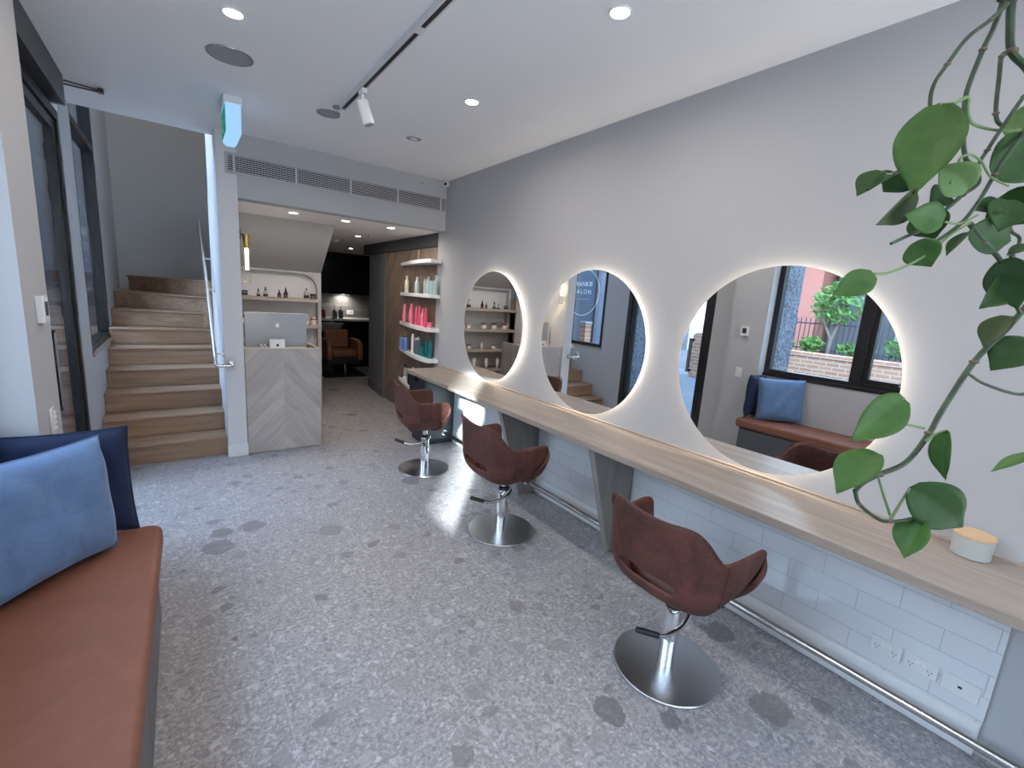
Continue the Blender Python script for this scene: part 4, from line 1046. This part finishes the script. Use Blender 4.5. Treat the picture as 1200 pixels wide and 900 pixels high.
# ================================================================== RETAIL SHELF UNIT
ru = thing('retail_shelf_unit', 'brown chevron panelled display unit with curved white shelves', 'shelf unit', (2.45, 5.6, 0))
MB().box(2.442, 2.479, 4.86, 6.58, .0, 2.140).build('back_panel', M['retail'], ru)
MB().box(2.404, 2.46, YB+.022, YB+.062, .0, 2.135).build('post', M['oak_edge'], ru, .002)
MB().box(2.424, 2.4415, 5.44, 5.452, 1.985, 2.13).build('joint_strip', M['oak_edge'], ru)
RS = [1.985, 1.598, 1.212, .853, .43]
def shelf_plan():
    xb = 2.4405
    o = [(xb, 4.755), (2.40, 4.752)]
    for y, x in ((4.757, 2.33), (4.775, 2.285), (4.82, 2.262), (4.90, 2.256), (5.05, 2.264), (5.25, 2.287), (5.5, 2.328), (5.75, 2.375), (5.95, 2.418), (6.0, 2.428)):
        o.append((x, y))
    return o + [(xb, 6.005)]
for z in RS:
    MB().prism(shelf_plan(), 'Z', z-.042, z).build('shelf', M['white'], ru, .003)
def bt(name, label, cat, group, y, z, h, r, mat, capm, style, x=2.355):
    if style == 'tall':
        prof = [(0, 0), (r, 0), (r, h*.66), (r*.55, h*.78), (r*.42, h*.80), (0, h*.80)]; cap = [(0, h*.79), (r*.5, h*.79), (r*.46, h), (0, h)]
    elif style == 'slim':
        prof = [(0, 0), (r*.92, 0), (r, h*.05), (r*.9, h*.6), (r*.62, h*.84), (0, h*.84)]; cap = [(0, h*.845), (r*.60, h*.845), (r*.5, h), (0, h)]
    elif style == 'can':
        prof = [(0, 0), (r, 0), (r, h*.82), (r*.75, h*.86), (0, h*.86)]; cap = [(0, h*.855), (r*.72, h*.855), (r*.70, h*.99), (0, h)]
    elif style == 'pump':
        prof = [(0, 0), (r, 0), (r, h*.62), (r*.4, h*.70), (r*.34, h*.72), (0, h*.72)]; cap = [(0, h*.715), (r*.45, h*.715), (r*.45, h*.78), (r*.14, h*.79), (r*.14, h*.93), (r*.5, h*.94), (r*.5, h), (0, h)]
    elif style == 'cone':
        prof = [(0, 0), (r*.75, 0), (r, h*.30), (r*.95, h*.5), (r*.55, h*.86), (0, h*.86)]; cap = [(0, h*.865), (r*.52, h*.865), (r*.44, h), (0, h)]
    else:
        prof = [(0, 0), (r, 0), (r, h*.55), (0, h*.55)]; cap = [(0, h*.57), (r*1.03, h*.57), (r*1.03, h), (0, h)]
    return bottle(name, label, cat, group, x, y, z, prof, mat, cap, capm, seg=16)
g = 'hair products on the retail shelf holding grey green bottles'
for y, h, r, mk, st_y, lab in ((5.62, .21, .026, 'cream', 'tall', 'cream bottle alone at the left of the grey green row'), (5.30, .195, .030, 'mist', 'tall', 'grey blue bottle standing apart on the second retail shelf'),
        (5.06, .17, .024, 'mist', 'can', 'grey blue can beginning the right hand cluster'), (4.985, .20, .024, 'sage', 'tall', 'sage bottle second in the right hand cluster'),
        (4.91, .155, .026, 'sage', 'can', 'short sage can in the right hand cluster'), (4.845, .155, .026, 'mist', 'can', 'short grey blue can in the right hand cluster'), (4.79, .215, .024, 'sage', 'tall', 'tall sage bottle nearest the pale post')):
    bt('shampoo_bottle', lab, 'bottle', g, y, RS[1], h, r, M['p_'+mk], M['p_'+mk], st_y, 2.36 if y > 4.8 else 2.36)
g = 'pink hair products on the third retail shelf'
for y, h, r, mk, st_y, lab in ((5.66, .235, .028, 'rose', 'cone', 'pink bottle standing alone at the left of the pink row'), (5.44, .25, .034, 'rose', 'cone', 'tallest pink bottle, second from the left'),
        (5.28, .225, .026, 'pink', 'slim', 'pink bottle third from the left'), (5.19, .235, .026, 'pink', 'slim', 'pink bottle fourth from the left'), (5.10, .215, .028, 'rose', 'tall', 'pink bottle fifth from the left'),
        (5.02, .225, .022, 'pink', 'cone', 'last upright pink bottle, before the pink tubs')):
    bt('pink_bottle', lab, 'bottle', g, y, RS[2], h, r, M['p_'+mk], M['p_'+mk], st_y)
bt('pink_tub', 'low pink tub beside the pink bottles', 'tub', g, 4.955, RS[2], .055, .030, M['p_pink'], M['p_pink'], 'tub', 2.33)
bt('pink_tub', 'low pink tub nearest the pale post', 'tub', g, 4.875, RS[2], .062, .032, M['p_rose'], M['p_pink'], 'tub', 2.34)
g = 'blue and teal hair products on the fourth retail shelf'
for y, h, r, mk, ck, st_y, lab in ((5.72, .235, .030, 'blue', 'brownp', 'pump', 'left blue pump bottle'), (5.60, .245, .034, 'blue', 'brownp', 'pump', 'right blue pump bottle'),
        (5.37, .24, .020, 'white', 'white', 'can', 'slim white can between the blue pumps and the dark bottles'), (5.27, .20, .022, 'slate', 'white', 'can', 'dark can with a white top, left of two'),
        (5.20, .215, .024, 'slate', 'white', 'can', 'dark can with a white top, right of two'), (5.13, .19, .026, 'teal', 'teal', 'tall', 'teal bottle beside the dark cans'),
        (5.05, .115, .030, 'teal', 'teal', 'can', 'short teal can in the gap of the teal row'), (4.955, .205, .027, 'teal', 'teal', 'can', 'tall teal can, left of the last two'), (4.87, .205, .027, 'teal', 'teal', 'can', 'tall teal can nearest the pale post')):
    bt('hair_bottle', lab, 'bottle', g, y, RS[3], h, r, M['white'] if mk == 'white' else M['p_'+mk], M['white'] if ck == 'white' else M['p_'+ck], st_y)
g = 'products on the lowest retail shelf'
bt('product_tub', 'small white tub on the lowest retail shelf', 'tub', g, 5.57, RS[4], .075, .032, M['white'], M['white'], 'tub', 2.345)
bt('clear_bottle', 'clear bottle with a black top behind the white tub', 'bottle', g, 5.70, RS[4], .23, .026, M['p_clear'], M['black'], 'tall', 2.405)
bt('black_bottle', 'tall black bottle on the lowest retail shelf', 'bottle', g, 5.43, RS[4], .21, .028, M['black'], M['black'], 'can')
bt('white_bottle', 'tall white bottle beside the tall black one', 'bottle', g, 5.33, RS[4], .24, .024, M['white'], M['white'], 'tall')
bt('black_bottle', 'black bottle showing just above the end of the counter', 'bottle', g, 5.14, RS[4], .185, .032, M['black'], M['black'], 'can')
# ================================================================== WASH AREA AT THE BACK
wc = thing('wash_counter', 'black cabinet counter with a pale stone top in the wash area', 'counter', (2.5, 9.8, 0))
MB().box(1.475, 3.498, 9.50, 10.098, .0, .945).build('body', M['black_gloss'], wc)
MB().box(1.475, 3.498, 9.46, 10.098, .9455, .98).build('stone_top', M['bench_stone'], wc, .002)
for k in range(3):
    x0 = 1.48+k*.673
    oc = thing('mounted_cupboard', ('black overhead cupboard at the left, above the wash counter', 'black overhead cupboard in the middle, above the wash counter light', 'black overhead cupboard at the right, above the wash counter')[k], 'cabinet', (x0+.33, 9.9, 1.48), 'black overhead cupboards of the wash area')
    MB().box(x0, x0+.67, 9.72, 10.098, 1.48, ZS-.002).build('body', M['black_gloss'], oc)
    MB().box(x0+.002, x0+.668, 9.70, 9.7195, 1.475, ZS-.004).build('door', M['black_gloss'], oc, .001)
ul = thing('cupboard_light', 'small light under the black overhead cupboards', 'lamp', (2.80, 9.93, 1.474))
MB().box(2.72, 2.88, 9.90, 9.96, 1.4745, 1.4795).build('housing', M['black'], ul)
MB().box(2.73, 2.87, 9.905, 9.955, 1.472, 1.4742).build('diffuser', M['under_led'], ul)
ld = bpy.data.lights.new('cupboard_lamp', 'SPOT'); ld.energy = 16; ld.color = (1, .94, .84); ld.spot_size = R(140); ld.spot_blend = .8; ld.shadow_soft_size = .03
lo = bpy.data.objects.new('cupboard_lamp', ld); COL.objects.link(lo); lo.location = (0, .02, -.006); lo.parent = ul; lo.rotation_euler = (R(25), 0, 0)
g = 'bottles on the wash counter'
bottle('wash_bottle', 'dark red pump bottle on the wash counter', 'bottle', g, 2.345, 9.80, .98, [(0, 0), (.042, 0), (.042, .15), (.018, .175), (0, .175)], M['p_wine'], [(0, .174), (.018, .174), (.018, .20), (.006, .20), (.006, .235), (.02, .236), (.02, .25), (0, .25)], M['white'])
bottle('wash_bottle', 'left of two dark pump bottles on the wash counter', 'bottle', g, 2.565, 9.80, .98, [(0, 0), (.048, 0), (.048, .15), (.018, .175), (0, .175)], M['p_slate'], [(0, .174), (.018, .174), (.018, .20), (.006, .20), (.006, .235), (.02, .236), (.02, .25), (0, .25)], M['white'])
bottle('wash_bottle', 'right of two dark pump bottles on the wash counter', 'bottle', g, 2.685, 9.80, .98, [(0, 0), (.048, 0), (.048, .15), (.018, .175), (0, .175)], M['p_slate'], [(0, .174), (.018, .174), (.018, .20), (.006, .20), (.006, .235), (.02, .236), (.02, .25), (0, .25)], M['white'])
t = thing('wall_outlet', 'white socket on the dark stone tiles of the wash area', 'outlet', (2.96, 10.09, 1.10))
MB().box(2.89, 3.03, 10.088, 10.0995, 1.05, 1.14).build('plate', M['white_gloss'], t, .002)
MB().box(2.925, 2.94, 10.086, 10.089, 1.085, 1.105).box(2.98, 2.995, 10.086, 10.089, 1.085, 1.105).build('socket_pins', M['black'], t)

ws = thing('wash_chair', 'tan leather hair wash armchair with a grey basin behind it', 'wash chair', (2.40, 8.85, 0))
MB().prism(rrect(2.17, 2.63, 8.45, 8.95, .05, {(1, -1), (-1, -1)}), 'Z', .36, .47).build('seat', M['wash_leather'], ws, .03, seg=3)
b = MB().obox((2.38, 9.00, .64), (.44, .11, .36), Matrix.Rotation(-.22, 3, 'X')); b.build('backrest', M['wash_leather'], ws, .035, seg=3)
for x, a in ((2.125, 0), (2.675, 0)):
    MB().prism([(8.46, .30), (9.02, .30), (9.02, .66), (8.60, .665), (8.50, .64), (8.455, .57)], 'X', x-.045, x+.045).build('armrest', M['wash_leather'], ws, .02, seg=3)
MB().box(2.09, 2.71, 8.47, 9.05, .22, .36).box(2.09, 2.30, 8.75, 9.45, .02, .30).build('body', M['black'], ws, .01)
MB().cyl((2.44, 8.62, .02), (2.44, 8.62, .22), .022, seg=16).build('post', M['steel'], ws)
bs = MB().lathe([(0, -.20), (.10, -.19), (.19, -.12), (.235, 0), (.25, .02), (.235, .022), (.21, 0), (.16, -.10), (.08, -.15), (0, -.155)], (2.33, 9.22, .90), 32, 1.0, .85)
bn2 = bs.build('basin', M['basin'], ws)
MB().tube(catmull([(2.42, 9.40, .86), (2.42, 9.40, 1.0), (2.41, 9.34, 1.04), (2.40, 9.24, 1.0)], 5), .012, 10).build('tap', M['chrome'], bn2)
MB().box(2.24, 2.44, 9.15, 9.40, .02, .72).build('pedestal', M['black'], ws, .01)
t = thing('floor_mat', 'black rubber mat under the hair wash chair', 'mat', (2.42, 8.7, 0))
MB().prism(rrect(2.02, 2.78, 8.36, 9.44, .06, {(1, 1), (-1, 1), (1, -1), (-1, -1)}), 'Z', .0005, .019).build('pad', M['mat'], t, .004)

# ================================================================== THE STREET
b = MB().box(-45, -.72, -40, 45, -.16, -.04)
struct('ground_street', b, M['pave'], 'grey street paving outside the windows', 'ground')
b = MB().box(-1.22, -.70, 2.455, 3.13, -.04, 4.6)
struct('wall_granite_pier', b, M['granite'], 'pale granite clad pier outside between bench window and door', 'pier')
b = MB().box(-1.22, -.70, 4.51, 4.93, -.04, 4.6)
struct('wall_granite_end', b, M['granite'], 'pale granite clad pier outside between door and stair window', 'pier')
gw = thing('garden_boundary', 'sunny red brick garden wall across the street', 'garden wall', (-6.1, 3.2, -.04))
MB().box(-6.24, -6.0, 1.45, 5.55, -.04, .84).build('courses', M['ext_brick'], gw)
MB().box(-6.26, -5.98, 1.45, 5.55, .8402, .93).build('coping', M['ext_brick'], gw, .01)
MB().box(-7.4, -6.2405, 1.45, 5.55, -.04, .82).build('soil_bed', M['soil'], gw)
gf = thing('garden_fence', 'black iron picket fence above the brick garden wall', 'fence', (-7.0, 3.2, .82))
b = MB()
for k in range(41):
    y = 1.5+k*.098
    b.cyl((-7.0, y, .8205), (-7.0, y, 1.62), .010, seg=6).cyl((-7.0, y, 1.62), (-7.0, y, 1.68), .014, .001, seg=6)
b.build('pickets', M['iron'], gf)
for z in (.95, 1.52): MB().box(-7.015, -6.985, 1.48, 5.5, z, z+.03).build('rail', M['iron'], gf)
def foliage(c, r, n, s, seed):
    rnd = random.Random(seed); b = MB(); v = []; f = []
    for k in range(n):
        while True:
            p = Vector((rnd.uniform(-1, 1), rnd.uniform(-1, 1), rnd.uniform(-1, 1)))
            if .25 < p.length < 1: break
        p = Vector((p.x*r[0], p.y*r[1], p.z*r[2]))+Vector(c)
        a = Vector((rnd.gauss(0, 1), rnd.gauss(0, 1), rnd.gauss(0, 1))).normalized(); d = a.orthogonal().normalized(); e = a.cross(d)
        q = s*rnd.uniform(.6, 1.3); o = len(v)
        v += [p-d*q, p+e*q*.45+a*q*.15, p+d*q, p-e*q*.45+a*q*.15]; f.append((o, o+1, o+2, o+3))
    return b.add(v, f)
tr = thing('garden_tree', 'small leafy street garden tree behind the brick wall', 'tree', (-6.6, 3.95, .82))
MB().tube([(-6.62, 3.95, .828), (-6.60, 3.93, 1.2), (-6.66, 3.85, 1.6), (-6.6, 3.8, 2.1)], [.045, .035, .028, .015], 10).tube([(-6.60, 3.93, 1.2), (-6.55, 4.1, 1.6), (-6.5, 4.2, 2.0)], [.03, .022, .012], 8).build('trunk', M['bark'], tr)
foliage((-6.64, 3.95, 1.98), (.30, .48, .46), 420, .08, 4).build('foliage', M['fol1'], tr, flat=True)
for i, (x, y, rr, h, lab) in enumerate(((-6.60, 4.95, .34, .30, 'low hedge plant behind the brick wall, near the granite pier'), (-6.60, 4.28, .26, .34, 'low hedge plant just beside the garden tree'),
        (-6.60, 3.45, .36, .28, 'low hedge plant behind the brick wall, left of the window mullion'), (-6.60, 2.62, .40, .50, 'tall spiky hedge plant seen through the narrow casement'), (-6.60, 1.82, .30, .36, 'low hedge plant at the near end of the brick wall'))):
    bu = thing('garden_bush', lab, 'bush', (x, y, .82), 'hedge plants on the garden bed')
    foliage((x, y, .90+h*.55), (.20, rr, h*.52), 260, .055, 20+i).build('foliage', M['fol2'], bu, flat=True)
    MB().tube([(x, y, .826), (x, y+.02, .90+h*.5)], [.015, .008], 6).build('stem', M['bark'], bu)
def building(label, x0, x1, y0, y1, h, mat, wins, roof=True, wmat=None):
    t = thing('street_building', label, 'building', ((x0+x1)/2, (y0+y1)/2, -.04), 'buildings across the street')
    MB().box(x0, x1, y0, y1, -.04, h).build('facade', mat, t)
    if roof: MB().box(x0-.2, x1+.35, y0-.2, y1+.2, h+.001, h+.28).build('roof', M['bronze'], t)
    for (ya, yb, za, zb) in wins:
        w = frame_rect(MB(), x1-.02, x1+.05, ya, yb, za, zb, .08).build('window', M['ext_white'], t)
        MB().box(x1+.001, x1+.02, ya+.08, yb-.08, za+.08, zb-.08).build('pane', M['p_slate'], w)
    return t
building('salmon rendered house beyond the iron fence', -15, -11, 5.95, 9.3, 3.6, M['ext_render'], [(6.9, 7.9, 1.4, 2.6)])
building('grey rendered house beyond the garden tree', -15, -11.6, .5, 5.75, 4.4, M['ext_grey'], [(1.2, 2.2, 1.2, 2.6), (3.1, 4.1, 1.2, 2.6)])
building('unseen white block added to narrow the sunlight into a beam', -10.5, -6.0, -6.62, 1.1, 9.0, M['ext_white'], [(-5.8, -4.6, 1, 2.6), (-3.6, -2.4, 1, 2.6), (-1.6, -.8, 1, 2.6)])  # out of view; added to block the sun except a narrow beam
building('unseen pale block added to keep sun off the rear window', -4.7, 7.5, -12, -6.4, 5.6, M['ext_sun_block'], [])  # added out of view; stops sun at the rear window, bounces soft light
building('dark grey house seen through the glass door', -18, -13, 11.6, 13.2, 2.9, M['p_slate'], [(12.0, 12.8, 1.2, 2.2)])
t = thing('street_building', 'blue grey shopfront return outside the stair window', 'building', (-3.2, 9.5, -.04), 'buildings across the street')
MB().box(-6.0, -.74, 7.62, 12, -.04, 5.6).build('facade', M['ext_blue'], t)
for xa, xb in ((-2.55, -1.75), (-4.2, -3.1)):
    dd = MB().box(xa, xa+.10, 7.56, 7.6195, .28, 2.5).box(xb-.10, xb, 7.56, 7.6195, .28, 2.5).box(xa+.10, xb-.10, 7.56, 7.6195, 2.4, 2.5).build('doorway', M['ext_grey'], t)
    MB().box(xa+.10, xb-.10, 7.60, 7.6195, .28, 2.4).build('door_panel', M['p_slate'], dd)
for k in range(2): MB().box(-4.4, -1.4, 7.1+.25*k, 7.555, -.04+.16*k, .12+.16*k).build('step', M['ext_white'], t)
gp = thing('street_gatepost', 'red brick gatepost with a rounded top seen through the glass door', 'gatepost', (-6.1, 6.55, -.04))
MB().prism([(6.36, -.04), (6.74, -.04), (6.74, 1.0)]+[(6.55+.19*math.cos(R(a)), 1.0+.10*math.sin(R(a))) for a in range(15, 180, 15)]+[(6.36, 1.0)], 'X', -6.3, -5.9).build('shaft', M['ext_brick'], gp)
gp = thing('street_gatepost', 'brick post in place of a pink paper bag outside the stair window', 'gatepost', (-1.85, 6.58, -.04))  # brick post kept where a pink paper bag stands
MB().box(-1.93, -1.77, 6.5, 6.66, -.04, 1.22).build('shaft', M['ext_brick'], gp)
MB().box(-1.945, -1.755, 6.485, 6.675, 1.2202, 1.27).build('cap', M['ext_white'], gp, .01)

# ================================================================== HANGING POTHOS
pl = thing('hanging_pothos', 'trailing pothos plant hanging in front of the mirror wall', 'plant', (1.30, .25, 2.40))
MB().lathe([(0, 0), (.075, 0), (.085, .01), (.112, .13), (.116, .135), (.108, .135), (.102, .115), (0, .115)], (1.30, .25, 2.40), 40).build('pot', M['terracotta'], pl, angle=40)
MB().lathe([(0, .118), (.101, .118), (0, .124)], (1.30, .25, 2.40), 30).build('soil', M['soil'], pl)
for k in range(3):
    a = 2*PI*k/3+.4
    MB().tube([(1.30+.112*math.cos(a), .25+.112*math.sin(a), 2.53), (1.30, .25, 2.775)], .002, 6).build('cord', M['cord'], pl)
MB().tube([(1.30, .25, 2.772), (1.306, .25, 2.785), (1.30, .25, 2.7995)], .003, 8).build('hook', M['steel'], pl)
def leaf_mesh(base, tip, width, nrm, curl, rnd):
    base, tip, nz = Vector(base), Vector(tip), Vector(nrm)
    ax = tip-base; Ln = ax.length; ax.normalize()
    nz = (nz-ax*nz.dot(ax)).normalized(); side = ax.cross(nz)
    nu, nt = 9, 16; v = []; f = []
    asym = rnd.uniform(-.08, .08)
    for i in range(nt+1):
        t = i/nt
        prof = (math.sin(PI*min(1, t**.84))**.84)*(1-.10*t)*(1-.35*max(0, (t-.72)/.28)**1.0*(1-max(0, (t-.9)/.1))) if 0 < t < 1 else 0
        mx = .97
        for j in range(nu):
            u = -1+2*j/(nu-1)
            h = width/2*prof/mx*(1+asym*u)
            lobe = -.055*Ln*abs(u)**1.5*(1-t)**6 
            z = curl*width*.55*(abs(u)**1.15)*prof - curl*Ln*.30*(t-.35)**2*1.6 + .012*width*math.sin(9*t+3*u)
            v.append(base+ax*(t*Ln+lobe*(1 if t > 0 else 0))+side*(u*h)+nz*z)
    for i in range(nt):
        for j in range(nu-1):
            f.append((i*nu+j, i*nu+j+1, (i+1)*nu+j+1, (i+1)*nu+j))
    return v, f
lr = random.Random(11)
for (bs_, tp, w, nr, cu, sh) in LEAVES:
    v, f = leaf_mesh(bs_, tp, w, nr, cu, lr)
    b = MB(); b.add(v, f)
    o = b.build('leaf', M['leaf%d' % sh], pl, angle=180)
    m = o.modifiers.new('thick', 'SOLIDIFY'); m.thickness = .0007
for k, (pts, r) in STEMS.items():
    pet = k.startswith('p')
    path = catmull(pts, 6)
    n = len(path)
    rs = [r*(1.05-.30*i/(n-1)) for i in range(n)]
    MB().tube(path, rs, 8).build('petiole' if pet else 'stem', M['petiole'] if pet else M['stem'], pl)
    if not pet:
        nb = MB()
        for p in pts[1:-1:2]:
            q_ = MB().ellipsoid(p, (r*1.45, r*1.45, r*.8), 10, 6); q_.build('node', M['node'], pl)
for k in ('S2', 'S3', 'S4', 'S5', 'S6', 'S8', 'S9'):
    p = Vector(STEMS[k][0][0]); r = STEMS[k][1]
    if k in ('S2', 'S3'):
        path = [p, (1.178, .25, 2.36), (1.180, .25, 2.50), (1.195, .25, 2.545), (1.24, .25, 2.53)]
    else:
        q = p+Vector((.81, -.58, .07))*.07
        path = [p, p+(q-p)*.55+Vector((0, 0, .06)), q+Vector((0, 0, .22)), Vector((1.27, .10, 2.45)), Vector((1.285, .125, 2.555)), Vector((1.29, .20, 2.53))]
    MB().tube(catmull(path, 6), r, 8).build('stem', M['stem'], pl)

# ================================================================== LIGHT, WORLD, CAMERA
w = bpy.data.worlds.new('sky'); SC.world = w; w.use_nodes = True
nt = w.node_tree; bg = nt.nodes['Background']
tc = nt.nodes.new('ShaderNodeTexCoord'); sp = nt.nodes.new('ShaderNodeSeparateXYZ'); nt.links.new(tc.outputs['Generated'], sp.inputs[0])
c = ramp(nt, sp.outputs['Z'], [(0.0, (.98, .97, 1.0)), (.25, (.76, .86, 1.0)), (.8, (.44, .66, 1.0))])
nt.links.new(c, bg.inputs[0]); bg.inputs[1].default_value = SKY
su = bpy.data.lights.new('sun', 'SUN'); su.energy = SUN; su.color = (.93, .98, 1.0); su.angle = R(1.2)
so = bpy.data.objects.new('sun', su); COL.objects.link(so); so.location = (-8, -10, 6)
dirv = Vector((.619, .786, -.31)).normalized()
so.rotation_euler = dirv.to_track_quat('-Z', 'Y').to_euler()

cam = bpy.data.cameras.new('camera'); co = bpy.data.objects.new('camera', cam); COL.objects.link(co)
cam.sensor_fit = 'HORIZONTAL'; cam.sensor_width = 36; cam.lens = 531.498/1200*36; cam.clip_start = .02; cam.clip_end = 200
mr = Matrix(((0.810776, 0.052194, -0.583025), (-0.581394, 0.187512, -0.79172), (0.068002, 0.980875, 0.182375)))
co.matrix_world = Matrix.Translation((0, 0, 1.6)) @ mr.to_4x4()
SC.camera = co
vs = SC.view_settings
SC.display_settings.display_device = 'sRGB'
vs.view_transform = 'Standard'; vs.look = 'None'; vs.gamma = 1; vs.use_curve_mapping = False; vs.exposure = EXPOSURE
cy = SC.cycles
cy.use_denoising = True
try: cy.denoiser = 'OPENIMAGEDENOISE'; cy.denoising_input_passes = 'RGB_ALBEDO_NORMAL'
except Exception: pass
cy.max_bounces = 12; cy.diffuse_bounces = 6; cy.glossy_bounces = 6; cy.transparent_max_bounces = 16; cy.transmission_bounces = 6
cy.caustics_reflective = False; cy.caustics_refractive = False
cy.sample_clamp_indirect = 8
